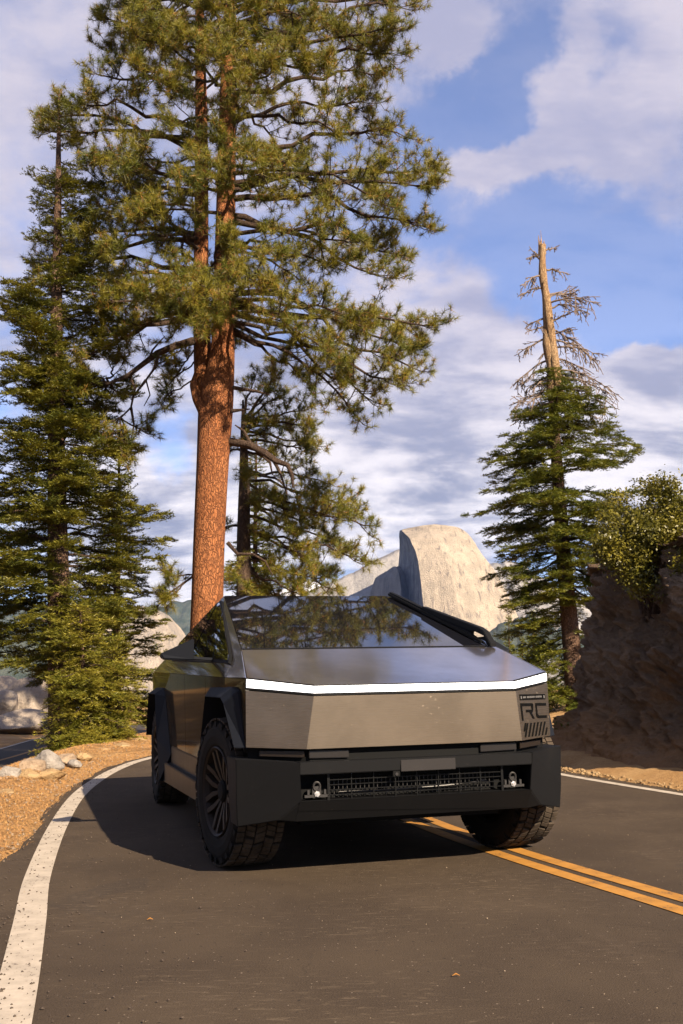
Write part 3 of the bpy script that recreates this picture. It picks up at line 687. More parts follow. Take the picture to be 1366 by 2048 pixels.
for u, v in [(345, 1150), (352, 1185), (330, 1192)]: pn.limb(loc(388, 1150, .2), loc(u, v, .2), .02, .0, .3, .8)
pn.lim.add(np.array([loc(455, 882), loc(500, 890, -.3), loc(528, 905, -.4), loc(552, 922, -.5), loc(575, 930, -.5), loc(584, 950, -.5), loc(586, 975, -.5)]), [.10, .085, .08, .07, .055, .045, .02], 9)
for q in ([(548, 922), (560, 945), (575, 990)], [(455, 1085), (475, 1108), (505, 1108), (530, 1122), (545, 1150)], [(500, 885), (488, 862), (470, 850)], [(462, 822), (500, 818)], [(465, 775), (510, 782), (540, 790)], [(520, 905), (540, 925), (545, 950)]):
    pn.lim.add(np.array([loc(u, v, -.2) for u, v in q]), np.linspace(.05, .014, len(q)), 6)
pn.finish(root)
YP = 27.; root = empty('pine_tree', (W(489, 1300, YP)[0], YP, gz1(float(W(489, 1300, YP)[0]), YP)-.1)); base = np.array(root.location); pxm = YP/F
tag(root, 'smaller dark pine hidden behind the big pine trunk, its drooping boughs reaching right', 'tree')
tb = Tubes(); stem(tb, [(489, 1420, 36, 0), (489, 1250, 33, 0), (487, 1080, 28, 0), (489, 960, 22, 0), (487, 880, 14, 0), (486, 800, 4, 0)], 9); tb.build('trunk', M_pbranch, root)
pn = Pine(12)
for v0, u, v, dy in [(1060, 700, 1112, 0), (1060, 640, 1140, .6), (1110, 590, 1165, .2), (1120, 545, 1182, .8), (1030, 660, 1085, .9), (1110, 520, 1170, .5), (1000, 712, 1050, 0), (960, 690, 1010, .6), (940, 640, 965, .4), (940, 600, 985, -.3), (960, 560, 1010, .6), (980, 660, 1030, -.4), (1050, 600, 1110, -.5), (1000, 620, 1050, .2),
                     (1000, 570, 1060, -.6), (860, 622, 888, .6), (840, 612, 850, .2), (850, 600, 822, .5), (845, 560, 792, .4), (860, 565, 850, .7), (840, 525, 800, .2), (900, 570, 930, .8), (1100, 540, 1130, -.5), (1110, 640, 1170, .3), (1050, 530, 1080, -.5), (900, 530, 900, -.6), (880, 600, 900, -.4), (830, 505, 770, -.4), (840, 540, 765, -.5), (860, 500, 850, -.6), (880, 530, 860, -.7), (940, 500, 950, -.7), (1000, 510, 1010, -.6), (1140, 500, 1180, -.4), (1140, 590, 1185, -.3), (980, 530, 990, -.3), (1100, 470, 1140, -.5), (900, 460, 900, .3), (1050, 440, 1060, .6), (1120, 430, 1150, .4)]:
    pn.limb(loc(487, v0, 0), loc(u, v, dy), .045, .02, .3, 1.15)
pn.finish(root)

# firs
def fir(name, base, top, R0, trunk_r, label, m_, seed, prof=None, bare=0., dens=1., nb=150, nl=.075, nw=.022, per=70, droop=.25, group=None, cat='tree', tw=.9, bark_=M_fbark, start=.06, tcut=None, lift=.1, clump=.5, asym=0.):
    r_ = np.random.default_rng(seed); base = np.array(base, float); top = np.array(top, float)
    root = empty(name, base); tag(root, label, cat, group)
    ax = top-base; H = np.linalg.norm(ax); tb = Tubes()
    n = 30; s = np.linspace(0, 1 if tcut is None else tcut, n)
    ctr = lambda t_: np.array(ax)*t_+np.array([math.sin(t_*5+seed), math.cos(t_*4+seed), 0])*H*.003
    tb.add(np.array([ctr(x) for x in s])+np.array([0, 0, -.2])*(s[:, None] < .01), trunk_r*(1-s**1.25*.93)*(1+.25*np.exp(-s*40))+.01, 14)
    tb.build('trunk', bark_, root)
    br = Tubes(); A_ = []; B_ = []
    prof = prof or (lambda t_: (1-t_)**.8)
    az0 = r_.uniform(0, 6.28)
    for k in range(nb):
        t_ = start+(1-start)*((k+r_.random())/nb)
        if t_ < bare or t_ > .995: continue
        a_ = k*2.399+r_.normal()*.35
        lump = float(vnoise(np.array([[math.cos(a_)*1.1, math.sin(a_)*1.1, t_*H*.42+seed]]), seed)[0])
        if lump < -.45*clump-.15 and r_.random() < .75: continue
        L = R0*prof(t_)*r_.uniform(.78, 1.10)*(1+lump*clump*.8)*(1+asym*math.cos(a_))
        if L < .06: continue
        dh = np.array([math.cos(a_), math.sin(a_), 0]); rise = (.5*(t_-.4)+lift)+r_.normal()*.10; c0 = ctr(t_)
        m2 = 7; u_ = np.linspace(0, 1, m2); bend = r_.normal()*.12; sd = np.array([-dh[1], dh[0], 0])
        P = c0+dh*(u_*L)[:, None]+sd*(bend*L*u_**2)[:, None]+np.array([0, 0, 1.])*(L*(rise*u_-droop*u_**1.7+.16*u_**3))[:, None]+r_.normal(size=(m2, 3))*L*.018
        br.add(P, np.linspace(.010+.011*L, .005, m2), 5)
        nt = max(4, int(L*8.5*dens))
        us = .15+.85*np.linspace(0, 1, nt)**.8+r_.normal(size=nt)*.03 if L > .8 else np.linspace(.05, 1, nt)
        for j, uu in enumerate(us):
            uu = min(max(uu, .03), 1.); f_ = uu*(m2-1); i = min(int(f_), m2-2); q = P[i]+(P[i+1]-P[i])*(f_-i); tg = unit(P[i+1]-P[i])
            for sg in (-1, 1):
                if r_.random() < .18: continue
                l2 = min(L*.5, tw)*(1.0-uu*.62)*r_.uniform(.45, 1.25)+.06
                d2 = unit(tg*.8+sd*sg*r_.uniform(.5, 1.1)+np.array([0, 0, r_.normal(.02, .20)])); e = q+d2*l2+np.array([0, 0, -.12*l2])
                A_.append(q); B_.append(e)
                if l2 > .22:
                    for w_ in np.arange(.25, 1.0, .17 if l2 > .45 else .25):
                        for s3 in (-1, 1):
                            d3 = unit(d2*.9+np.cross(d2, [0, 0, 1.])*s3*.75+np.array([0, 0, r_.normal(.02, .22)])); qq = q+(e-q)*w_
                            A_.append(qq); B_.append(qq+d3*(l2*(1.1-w_)*.5+.05))
        A_.append(P[-2]); B_.append(P[-1]+(P[-1]-P[-2])*.4)
    if tcut is None:
        for k in range(14):
            t_ = .92+.08*k/14; A_.append(ctr(t_)); B_.append(ctr(t_)+np.array([math.cos(k*2.4)*.16, math.sin(k*2.4)*.16, .10]))
        A_.append(ctr(.95)); B_.append(ctr(1.0))
    V = spray(np.array(A_), np.array(B_), per, nl, nw, r_)
    print(name, 'twigs', len(A_), 'tris', len(V)//3)
    tri_mesh('crown', V, m_, root); br.build('branches', M_pbranch, root)
    return root
def gp(u, Y, dz=0.): p = W(u, 1400, Y); return (p[0], Y, gz1(p[0], Y)+dz)
fir('fir_tree', gp(124, 22.5), W(114, 186, 22.5), 2.7, .27, 'tall dark green fir with a straight trunk, standing left of the big pine', M_fir, 21, prof=lambda t_: min(.85, (1-t_)**.58*1.02)*(.88+.12*math.sin(t_*23)), nb=265, start=.13, droop=.28, tw=.75)
fir('fir_tree', gp(236, 26), W(236, 868, 26), 1.65, .12, 'slender dark fir with an open crown between the tall fir and the pine', M_fir, 22, prof=lambda t_: (1-t_)**.7, nb=140, start=.10, droop=.30, tw=.6)
fir('fir_tree', gp(-85, 25), W(-88, 400, 25), 1.55, .22, 'dark fir at the left frame edge, only its branch tips in view', M_fir, 23, nb=240, start=.2, droop=.3, prof=lambda t_: (1-t_)**.6)
G_Y = 'young firs on the shoulder edge'
fir('young_fir', gp(175, 19.9), W(160, 1210, 19.9), 1.1, .05, 'sunlit yellow-green young fir, taller one in front of the dark fir trunk', M_firy, 24, prof=lambda t_: (1-t_)**.42*(.85+.15*math.sin(t_*17)), nb=120, start=.02, dens=1.5, nl=.07, nw=.016, tw=.45, per=75, group=G_Y, lift=.15, droop=.5, clump=1.)
fir('young_fir', gp(232, 20.6), W(228, 1300, 20.6), .8, .04, 'sunlit low bushy young fir, right one of the pair on the shoulder', M_firy, 25, prof=lambda t_: (1-t_)**.4, nb=80, start=.02, dens=1.5, nl=.06, nw=.015, tw=.4, per=75, group=G_Y, lift=.15, droop=.45, clump=.9)
fir('young_fir', gp(120, 19.5), W(118, 1400, 19.5), .42, .03, 'smallest young fir, left of the others behind the pointed grey rock', M_firy, 26, prof=lambda t_: (1-t_)**.4, nb=50, start=.02, dens=1.5, nl=.06, nw=.015, tw=.35, per=75, group=G_Y, lift=.15, droop=.45, clump=.9)
fir('fir_tree', gp(512, 31), W(512, 870, 31), 1.0, .13, 'bright green fir partly hidden behind the big pine trunk', M_firb, 27, nb=180, prof=lambda t_: (1-t_)**.45, start=.1, droop=.28, tw=.6)
# the snag-topped fir
snag_b = np.array(gp(1152, 30.)); snag_t = W(1083, 488, 30.)
def sprof(t_):
    return 0. if t_ > .715 else float(np.interp(t_, [0, .08, .2, .35, .45, .55, .62, .68, .715], [.5, .62, .82, .95, 1.0, .86, .60, .34, .28]))
sroot = fir('fir_tree', snag_b, snag_t, 2.45, .27, 'right-hand fir with a bare broken weathered top above green lower branches', M_firb, 28, prof=sprof, nb=300, start=.02, droop=.36, tw=.75, tcut=.70, lift=.02, clump=.3, dens=1.1, asym=.13)
tb = Tubes(); ax = snag_t-snag_b
q = [ax*t_ for t_ in np.linspace(.66, .997, 16)]
q = [p+np.array([math.sin(i*.9), math.cos(i*.7), 0])*.04 for i, p in enumerate(q)]
tb.add(q, np.linspace(.19, .10, 16)*(1+.12*np.sin(np.arange(16)*1.7)), 12)
q2 = [ax*t_+np.array([.19-.02*i, -.12, 0]) for i, t_ in enumerate(np.linspace(.62, .91, 12))]
tb.add(q2, np.r_[np.linspace(.15, .12, 11), .03], 10)
tp = ax*.997
for dx, h_, r1 in [(-.07, .35, .035), (.0, .5, .02), (.07, .16, .04), (-.02, .2, .05)]: tb.add(np.array([tp+np.array([dx, 0, -.3]), tp+np.array([dx, 0, 0]), tp+np.array([dx*1.2, 0, h_])]), [r1*1.6, r1, .004], 6)
tb.build('broken_top', M_snag, sroot)
db = Tubes(); r_ = np.random.default_rng(5)
def deadbranch(A_, d, L, sag, r0, depth=0):
    m2 = 8; u_ = np.linspace(0, 1, m2); P = A_+d*(u_*L)[:, None]+np.array([0, 0, -1.])*(L*sag*u_**2)[:, None]+r_.normal(size=(m2, 3))*L*.018
    db.add(P, np.linspace(r0, .010, m2), 5)
    if depth < 2:
        for k in range(int(7+L*5) if depth == 0 else 4):
            uu = r_.uniform(.25, 1); i = min(int(uu*7), 6); d2 = unit(unit(P[i+1]-P[i])*.8+r_.normal(size=3)*.55+np.array([0, 0, -.25]))
            deadbranch(P[i], d2, L*r_.uniform(.18, .42), .15, r0*.45, depth+1)
for t_, sx, L, rise, sag in [(.985, 1, .45, .35, 0), (.975, -1, .5, -.3, .1), (.965, -1, .5, .8, -.1), (.94, 1, .85, .05, .05), (.925, -1, .95, -.25, .35), (.90, -1, .8, -.25, .15), (.885, 1, 1.45, .25, .25), (.875, 1, 1.2, .45, .1), (.865, 1, 1.5, .15, .35), (.85, 1, 1.2, .5, .6),
                      (.83, -1, .6, -.25, .1), (.81, -1, .7, -.3, .1), (.80, 1, 1.5, .05, .4), (.785, -1, 1.05, -.35, .15), (.78, 1, 1.6, .12, .55), (.765, 1, 1.4, 0, .3), (.75, -1, .4, .1, 1.2), (.74, 1, 1.55, -.05, .2), (.735, -1, 1.1, -.2, .45), (.72, -1, .9, -.1, .5), (.715, 1, 1.7, -.15, .35), (.70, 1, 1.5, -.1, .3), (.69, -1, .7, .0, .6), (.68, 1, 1.7, -.2, .3),
                      (.67, -1, 1.3, -.1, .5), (.655, -1, 1.0, -.1, .3), (.64, -1, 1.3, -.25, .3), (.66, 1, 1.5, -.2, .3), (.79, 1, .9, .3, .2), (.82, 1, 1.0, .4, .1), (.70, -1, .8, -.3, .3)]:
    deadbranch(ax*t_+np.array([.08*sx, 0, 0]), unit(np.array([sx, r_.uniform(-.7, .5), rise])), L, sag, .036)
db.build('dead_branches', M_twig, sroot)
G_D = 'small distant firs between the dome and the snag-topped fir'
fir('fir_tree', gp(1018, 55, -1), W(1018, 1232, 55), 1.15, .09, 'small distant fir just above the truck hood corner', M_firb, 31, nb=90, start=.05, nl=.14, nw=.04, per=30, tw=.5, group=G_D)
fir('fir_tree', gp(1068, 50, -1), W(1066, 1222, 50), 1.15, .09, 'small distant fir touching the left side of the snag-topped fir', M_firb, 32, nb=90, start=.05, nl=.14, nw=.04, per=30, tw=.5, group=G_D)
fir('fir_tree', gp(1048, 70, -1), W(1044, 1275, 70), 1.2, .09, 'smallest distant fir, between the two other small firs', M_firb, 33, nb=80, start=.05, nl=.16, nw=.05, per=26, tw=.5, group=G_D)

def leafy(name, root, blobs, n, size, m_, seed, aspect=.5):
    r_ = np.random.default_rng(seed); V = []
    cl = []
    for (c, r) in blobs:
        k = int(n*r*r*18); d = r_.normal(size=(k, 3)); d /= np.linalg.norm(d, axis=1)[:, None]
        cl.append(np.array(c)+d*(r*r_.random((k, 1))**.35)*np.array([1, 1, .8]))
    c = np.vstack(cl); keep = fbm(c*2.6, 3, .6, seed) > -.05; c = c[keep]
    q = np.repeat(c, 14, 0)+r_.normal(size=(len(c)*14, 3))*.055
    a = r_.normal(size=q.shape); a[:, 2] = np.abs(a[:, 2])*.8; a /= np.linalg.norm(a, axis=1)[:, None]; b_ = np.cross(a, r_.normal(size=q.shape)); b_ /= np.linalg.norm(b_, axis=1)[:, None]
    s = size*(.6+.8*r_.random((len(q), 1)))
    V = np.stack([q-a*s*.5, q+b_*s*aspect*.5, q+a*s*.5, q-b_*s*aspect*.5], 1).reshape(-1, 3)
    print(name, 'leaves', len(q))
    return mesh_np(name, V, np.arange(len(V)).reshape(-1, 4), m_, root)
# oak scrub on the cliff
oc = W(1300, 1180, 13.5); oroot = empty('oak_shrub', oc); tag(oroot, 'dense olive green oak shrub growing on top of the dark cliff', 'shrub')
bl = [((1345, 1010), 13.2, .30), (( 1310, 1010), 13.6, .26), ((1270, 1020), 13.4, .24), ((1235, 1050), 13.4, .26), ((1215, 1085), 13.3, .2), ((1290, 1060), 13.0, .34), ((1335, 1070), 12.7, .34), ((1380, 1060), 12.9, .4), ((1240, 1100), 13.2, .26), ((1280, 1120), 12.8, .28), ((1330, 1125), 12.5, .3),
      ((1375, 1120), 12.4, .35), ((1300, 1150), 12.8, .2), ((1345, 1160), 12.6, .2), ((1420, 1090), 12.5, .45), ((1420, 1020), 13.2, .45), ((1300, 1040), 14.2, .4), ((1360, 1040), 14.4, .5), ((1255, 1070), 14.1, .35), ((1480, 1060), 12.8, .5)]
leafy('crown', oroot, [(W(*uv, Y)+rng.normal(size=3)*.14-oc, r*rng.uniform(.45, .75)) for uv, Y, r in bl+bl+bl+bl], 100, .045, M_oak, 44)
tb = Tubes()
for uv, Y, r in bl:
    e = W(*uv, Y)-oc; tb.add(np.array([(e[0]*.15, e[1]*.2, -.4), e*.5+np.array([0, 0, .05]), e]), [.05, .03, .012], 6)
tb.build('stems', M_pbranch, oroot)
sc_ = np.array(gp(1118, 33)); sroot2 = empty('shrub', sc_); tag(sroot2, 'bright green rounded shrub at the foot of the snag-topped fir', 'shrub')
leafy('leaves', sroot2, [((W(u, v, Y)-sc_), r) for u, v, Y, r in [(1110, 1385, 33, .32), (1125, 1398, 32.6, .28), (1095, 1395, 33.2, .3), (1080, 1390, 33.6, .3), (1118, 1372, 33.4, .22)]], 26, .07, M_shrub, 45)
tb = Tubes()
for k in range(5): tb.add(np.array([(0, 0, -.5), (math.cos(k)*.2, math.sin(k)*.2, .2), (math.cos(k)*.4, math.sin(k)*.4, .6)]), [.03, .02, .01], 5)
tb.build('stems', M_pbranch, sroot2)
for i, (u, v, Y, r, lab) in enumerate([(1140, 1440, 15.5, .22, 'small grassy tuft clinging to the foot of the cliff')]):
    c0 = W(u, v+25, Y); rt = empty('shrub', c0); tag(rt, lab, 'shrub'); leafy('leaves', rt, [((0, 0, .1), r)], 16, .06, M_oak, 46)
def copy_thing(src, loc_, rz, sc, label, group):
    r = src.copy(); C.objects.link(r); r.location = loc_; r.rotation_euler = (0, 0, rz); r.scale = (sc, sc, sc); r['label'] = label; r['group'] = group; r['category'] = 'tree'
    for ch in src.children: c = ch.copy(); C.objects.link(c); c.parent = r
    return r
tall = [o for o in C.objects if o.name == 'fir_tree'][0]
for i, (x, y, sc) in enumerate([(-13, -2, .8), (-17, 4, .9), (-12, -11, .9), (-20, -6, 1.0), (-9, -17, .95), (-4, -22, 1.0), (-25, 1, 1.0), (-16, -18, 1.1), (-12.2, 12, .55), (-13, 17.5, .5), (-14.5, 22, .6), (-11.6, 7, .5), (-17, 14, .8)]):
    copy_thing(tall, (x, y, -.6), i*1.1, sc, 'dark fir on the slope left of and behind the photographer, out of the photo', 'firs outside the left of the frame')

# needle litter and grit on the dirt shoulder
def shoulder_pts(n, seed):
    r_ = np.random.default_rng(seed); s_ = r_.random(n)**1.6; yy = 5.2+s_*19; xl = np.interp(yy, cl_l[:, 1][:200], cl_l[:, 0][:200]) if False else np.interp(yy, [3, 3.56, 4.99, 6.27, 8.5, 10.8, 12.9, 14.5, 15.9, 17.6, 25], [-1, -1.13, -1.5, -1.84, -2.34, -2.78, -3.03, -3.12, -3.08, -2.75, -2.3])
    xb = np.interp(yy, BERM[:10, 1], BERM[:10, 0])-.5
    f_ = r_.random(n); xl = xl-np.interp(yy, [5, 6.3, 7.5, 30], [.8, .22, .05, .05]); x = xl-.10-(xl-.12-xb)*f_**.9
    return x, yy, r_
x, y, r_ = shoulder_pts(60000, 1)
z = gz(np.c_[x, y])+.014; a = r_.uniform(0, math.pi, len(x)); l = r_.uniform(.03, .09, len(x)); w_ = .0022+y*.00018
dx, dy = np.cos(a)*l, np.sin(a)*l; up_ = r_.normal(0, .012, len(x))
V = np.stack([np.c_[x-dy/l*w_, y+dx/l*w_, z], np.c_[x+dy/l*w_, y-dx/l*w_, z], np.c_[x+dx, y+dy, z+np.abs(up_)]], 1).reshape(-1, 3)
M_litter, t, b = mat('fallen_needles', rough=.8); n_ = t.noise(coords(t), 25, 2, .5); t.put(b.inputs['Base Color'], t.mix(t.ramp(n_, .35, .65), (.42, .23, .08, 1), (.20, .095, .035, 1)))
lt = mesh_np('needle_litter', V, np.arange(len(V)).reshape(-1, 3), M_litter); tag(lt, 'orange fallen pine needles scattered over the dirt shoulder', 'needle litter', kind='stuff')
def grit(name, x, y, z, r, m_, label, seed):
    Vi = np.array([(1, 0, 0), (-1, 0, 0), (0, 1, 0), (0, -1, 0), (0, 0, .8), (0, 0, -.5)], float); Fi = np.array([(0, 2, 4), (2, 1, 4), (1, 3, 4), (3, 0, 4), (2, 0, 5), (1, 2, 5), (3, 1, 5), (0, 3, 5)])
    rr_ = np.random.default_rng(seed); k = len(x); a = rr_.uniform(0, 6.28, k); c_, s_ = np.cos(a), np.sin(a); jit = rr_.uniform(.6, 1.3, (k, 6, 1))
    P_ = Vi[None]*jit*r[:, None, None]; X = P_[..., 0]*c_[:, None]-P_[..., 1]*s_[:, None]; Y = P_[..., 0]*s_[:, None]+P_[..., 1]*c_[:, None]
    V = np.stack([X+x[:, None], Y+y[:, None], P_[..., 2]+z[:, None]], -1).reshape(-1, 3)
    o = mesh_np(name, V, (Fi[None]+(np.arange(k)*6)[:, None, None]).reshape(-1, 3), m_); return tag(o, label, 'gravel', kind='stuff')
x, y, r_ = shoulder_pts(9000, 2); r = .004+.016*r_.random(len(x))**4; grit('gravel', x, y, gz(np.c_[x, y])+.012+r*.3, r, M_rock, 'small stones scattered over the dirt shoulder', 3)
n = 1500; r_ = np.random.default_rng(4); y = 3+12*r_.random(n)**1.7; off = r_.exponential(.28, n)-.22
x = np.interp(y, [3, 3.56, 4.99, 6.27, 8.5, 10.8, 12.9, 14.5, 15.9], [-1, -1.13, -1.5, -1.84, -2.34, -2.78, -3.03, -3.12, -3.08])+off; r = .0025+.006*r_.random(n)**3
grit('road_grit', x, y, np.full(n, .006), r, mat('dark_grit', (.06, .045, .035), .9)[0], 'dark grit lying along the white edge line and the road', 5)
n = 420; y = 3.3+13*r_.random(n); x = r_.uniform(-1.8, 3, n)-y*.12; r = .0015+.0035*r_.random(n)**2
grit('road_grit', x, y, np.full(n, .005), r, mat('pale_grit', (.26, .20, .14), .9)[0], 'pale specks of grit scattered over the asphalt', 6)
n = 2500; s_ = r_.random(n); k = (s_*(len(cl_r)*.78)).astype(int); q = offs(cl_r, -.32)[k]+r_.normal(size=(n, 2))*.09; r = .006+.03*r_.random(n)**4
grit('gravel', q[:, 0], q[:, 1], r*.3, r, M_rocky, 'broken stones along the foot of the cliff beside the right edge line', 7)
# two single scraps on the road
for (u, v, a_, lab) in [(300, 1842, .2, 'small orange leaf scrap on the asphalt left of the middle'), (912, 1955, .1, 'small orange leaf scrap on the asphalt near the bottom right')]:
    Yg = -CH/ray(u, v)[2]*ray(u, v)[1]; p = W(u, v, Yg); mb = MB(); mb.tube([(-.014, 0, .004), (0, .002, .010), (.014, -.001, .004)], [.001, .0035, .001], 6)
    o = mb.build('leaf_scrap', M_pined, None); o.location = (p[0], p[1], .003); o.rotation_euler = (0, 0, a_); tag(o, lab, 'leaf')
#%%TREEEND
# ------------------------------------------------------------------ the truck
def steel(name, col, r1, r2, mixf=.5, dirt=.25, tint=None):
    m, t, b = mat(name, col, r1, 1.0); p = coords(t)
    brush = t.noise(t.vmath('MULTIPLY', p, (1, 1, 40)), 3, 3, .6); sm = t.noise(p, 1.7, 5, .6, .3)
    sp = t.noise(p, 60, 2, .5)
    c = t.mix(t.ramp(sm, .35, .7), (*col, 1), (*(x*.66 for x in col), 1)); t.put(b.inputs['Base Color'], c)
    t.put(b.inputs['Roughness'], t.math('ADD', r1-.03, t.math('MULTIPLY', sm, .08)))
    g = t.new('ShaderNodeBsdfPrincipled')
    if tint:
        for q in (b, g): q.inputs['Specular Tint'].default_value = (*tint, 1)
    t.put(g.inputs['Base Color'], c); g.inputs['Metallic'].default_value = 1
    t.put(g.inputs['Roughness'], t.math('ADD', r2-.02, t.math('MULTIPLY', brush, .05)))
    nb = t.new('ShaderNodeBump', i_Strength=.05, i_Distance=.004, i_Height=t.math('ADD', t.noise(p, 2.2, 3, .5), t.math('MULTIPLY', brush, .0)))
    t.l.new(nb.outputs[0], g.inputs['Normal']); t.l.new(nb.outputs[0], b.inputs['Normal'])
    mx = t.new('ShaderNodeMixShader'); mx.inputs[0].default_value = mixf; t.l.new(b.outputs[0], mx.inputs[1]); t.l.new(g.outputs[0], mx.inputs[2])
    d = t.new('ShaderNodeBsdfDiffuse'); d.inputs[0].default_value = (.45, .36, .27, 1)
    dm = t.math('MULTIPLY', t.ramp(t.math('ADD', t.math('MULTIPLY', sp, .5), t.math('MULTIPLY', t.noise(p, 3.1, 4, .7), .5)), .62, .68), dirt)
    dm = t.math('ADD', dm, .03)
    m2 = t.new('ShaderNodeMixShader'); t.put(m2.inputs[0], dm); t.l.new(mx.outputs[0], m2.inputs[1]); t.l.new(d.outputs[0], m2.inputs[2])
    t.l.new(m2.outputs[0], t.n['Material Output'].inputs[0]); return m
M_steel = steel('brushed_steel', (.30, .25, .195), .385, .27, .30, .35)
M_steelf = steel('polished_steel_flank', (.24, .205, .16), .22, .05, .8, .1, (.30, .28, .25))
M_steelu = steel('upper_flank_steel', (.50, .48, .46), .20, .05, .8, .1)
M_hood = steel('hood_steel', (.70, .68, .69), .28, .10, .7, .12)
def plastic(name, col, rough, dust=.3):
    m, t, b = mat(name, col, rough); p = coords(t); n = t.noise(p, 4, 6, .7); n2 = t.noise(p, 45, 3, .6)
    f_ = t.math('ADD', t.math('MULTIPLY', t.ramp(n, .5, .8), dust*.10), t.math('MULTIPLY', t.ramp(n2, .70, .76), dust))
    b.inputs['Specular IOR Level'].default_value = .13
    t.put(b.inputs['Base Color'], t.mix(f_, (*col, 1), (.16, .13, .10, 1))); t.put(b.inputs['Roughness'], t.math('ADD', rough-.05, t.math('MULTIPLY', n, .15)))
    return m
M_bump = plastic('bumper_plastic', (.0045, .0045, .005), .64, .12)
M_flare = plastic('fender_flare_plastic', (.005, .006, .009), .62, .06)
M_black = mat('black_recess', (.003, .003, .003), .8)[0]
M_glass = mat('dark_glass', (.006, .006, .008), .015, 0, IOR=2.3)[0]
M_tyre, t, b = mat('tyre_rubber', (.016, .015, .014), .85); p = coords(t); n = t.noise(p, 8, 5, .65)
t.put(b.inputs['Base Color'], t.mix(t.ramp(n, .3, .75), (.005, .0045, .004, 1), (.012, .010, .008, 1)))
M_tread, t, b = mat('dusty_tread', (.1, .08, .06), .9); p = coords(t); n = t.noise(p, 9, 5, .65)
t.put(b.inputs['Base Color'], t.mix(t.ramp(n, .3, .7), (.022, .017, .012, 1), (.055, .041, .029, 1)))
M_rim = mat('bronze_grey_rim', (.020, .014, .010), .6, .2, Specular_IOR_Level=.2)[0]
M_lamp, t, b = mat('daytime_light', (.9, .9, .9), .2); b.inputs['Emission Color'].default_value = (.93, .95, 1, 1); b.inputs['Emission Strength'].default_value = .6
M_lens = mat('headlight_lens', (.010, .008, .007), .3, 0, IOR=1.4)[0]
M_amber = mat('headlight_amber_lens', (.010, .006, .003), .45)[0]
M_chrome = mat('bolt_metal', (.75, .72, .68), .3, 1)[0]
M_grille = mat('grille_plastic', (.003, .003, .003), .4, 0, Specular_IOR_Level=.15)[0]
M_decal = mat('matte_black_decal', (.003, .003, .003), .9, 0, Specular_IOR_Level=.05)[0]
M_dgrey = mat('decal_grey', (.10, .095, .09), .5)[0]
M_hook = mat('tow_hook_metal', (.020, .018, .017), .45, .4)[0]

TX, TY, YAW = .182175, 6.71170, .280282
truck = empty('pickup_truck', (TX, TY, 0), YAW)
tag(truck, 'angular brushed steel pickup truck parked on the road with its light bar lit', 'pickup truck')
def panel(name, pts, m_, th=.02, parent=truck, bevel=.0025, inward=None):
    "flat plate from a planar polygon, thickened away from the outside"
    p = [Vector(q) for q in pts]; n = Vector((0, 0, 0))
    for i in range(len(p)): a, b_ = p[i], p[(i+1) % len(p)]; n += a.cross(b_)
    n.normalize(); c = sum(p, Vector())/len(p)
    out = (c-Vector(inward if inward else (0, 1.6, .75)))
    if n.dot(out) < 0: n = -n
    return MB().prism(p, -n*th).build(name, m_, parent, bevel=bevel)
mir = lambda pts: [(-x, y, z) for x, y, z in pts]
K = (.614, -.831, 1.073); E_ = (.95, -.58, 1.121); Wp = (.875, -.012, 1.305); PK = (.70, 1.695, 1.791); TLc = (.965, 4.72, 1.235)
# front: hood, made of the main plate and two corner wedges on one mesh
hb = MB()
hp = [(-.600, -.822, 1.074), (.600, -.822, 1.074), (.938, -.568, 1.123), (.868, -.022, 1.300), (-.868, -.022, 1.300), (-.938, -.568, 1.123)]
v = hp+[(x*.98, y+.01, z-.03) for x, y, z in hp]
hb.add(v, [(0, 1, 3, 4), (1, 2, 3), (0, 4, 5)]+[(i, 6+i, 6+(i+1) % 6, (i+1) % 6) for i in range(6)]+[(11, 10, 9, 8, 7, 6)])
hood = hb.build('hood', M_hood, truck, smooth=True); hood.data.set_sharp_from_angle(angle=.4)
# thin bright lip above the light bar and the bar itself
def band(name, pts_top, pts_bot, m_, th, y_off=0., parent=truck, bevel=.001):
    mb = MB(); n = len(pts_top); a = [(x, y+y_off, z) for x, y, z in pts_top]; b_ = [(x, y+y_off, z) for x, y, z in pts_bot]
    v = a+b_+[(x*.985, y+th, z) for x, y, z in a]+[(x*.985, y+th, z) for x, y, z in b_]
    f = []
    for i in range(n-1):
        f += [(i, n+i, n+i+1, i+1), (2*n+i, 2*n+i+1, 3*n+i+1, 3*n+i), (i, i+1, 2*n+i+1, 2*n+i), (n+i, 3*n+i, 3*n+i+1, n+i+1)]
    f += [(0, 2*n, 3*n, n), (n-1, 2*n-1, 4*n-1, 3*n-1)]
    return mb.add(v, f).build(name, m_, parent, bevel=bevel)
X4 = lambda xo, yo, zo, xk, yk, zk: [(-xo, yo, zo), (-xk, yk, zk), (xk, yk, zk), (xo, yo, zo)]
band('light_bar_housing', X4(.950, -.580, 1.122, .614, -.831, 1.0725), X4(.951, -.578, 1.0555, .615, -.829, 1.014), M_bump, .05, .0005)
band('light_bar', X4(.947, -.584, 1.115, .612, -.833, 1.067), X4(.948, -.584, 1.067, .613, -.833, 1.0285), M_lamp, .02, -.002)
# front fascia: one folded plate
band('front_fascia', X4(.951, -.585, 1.050, .614, -.836, 1.011), X4(.951, -.587, .733, .652, -.808, .724), M_steel, .02)
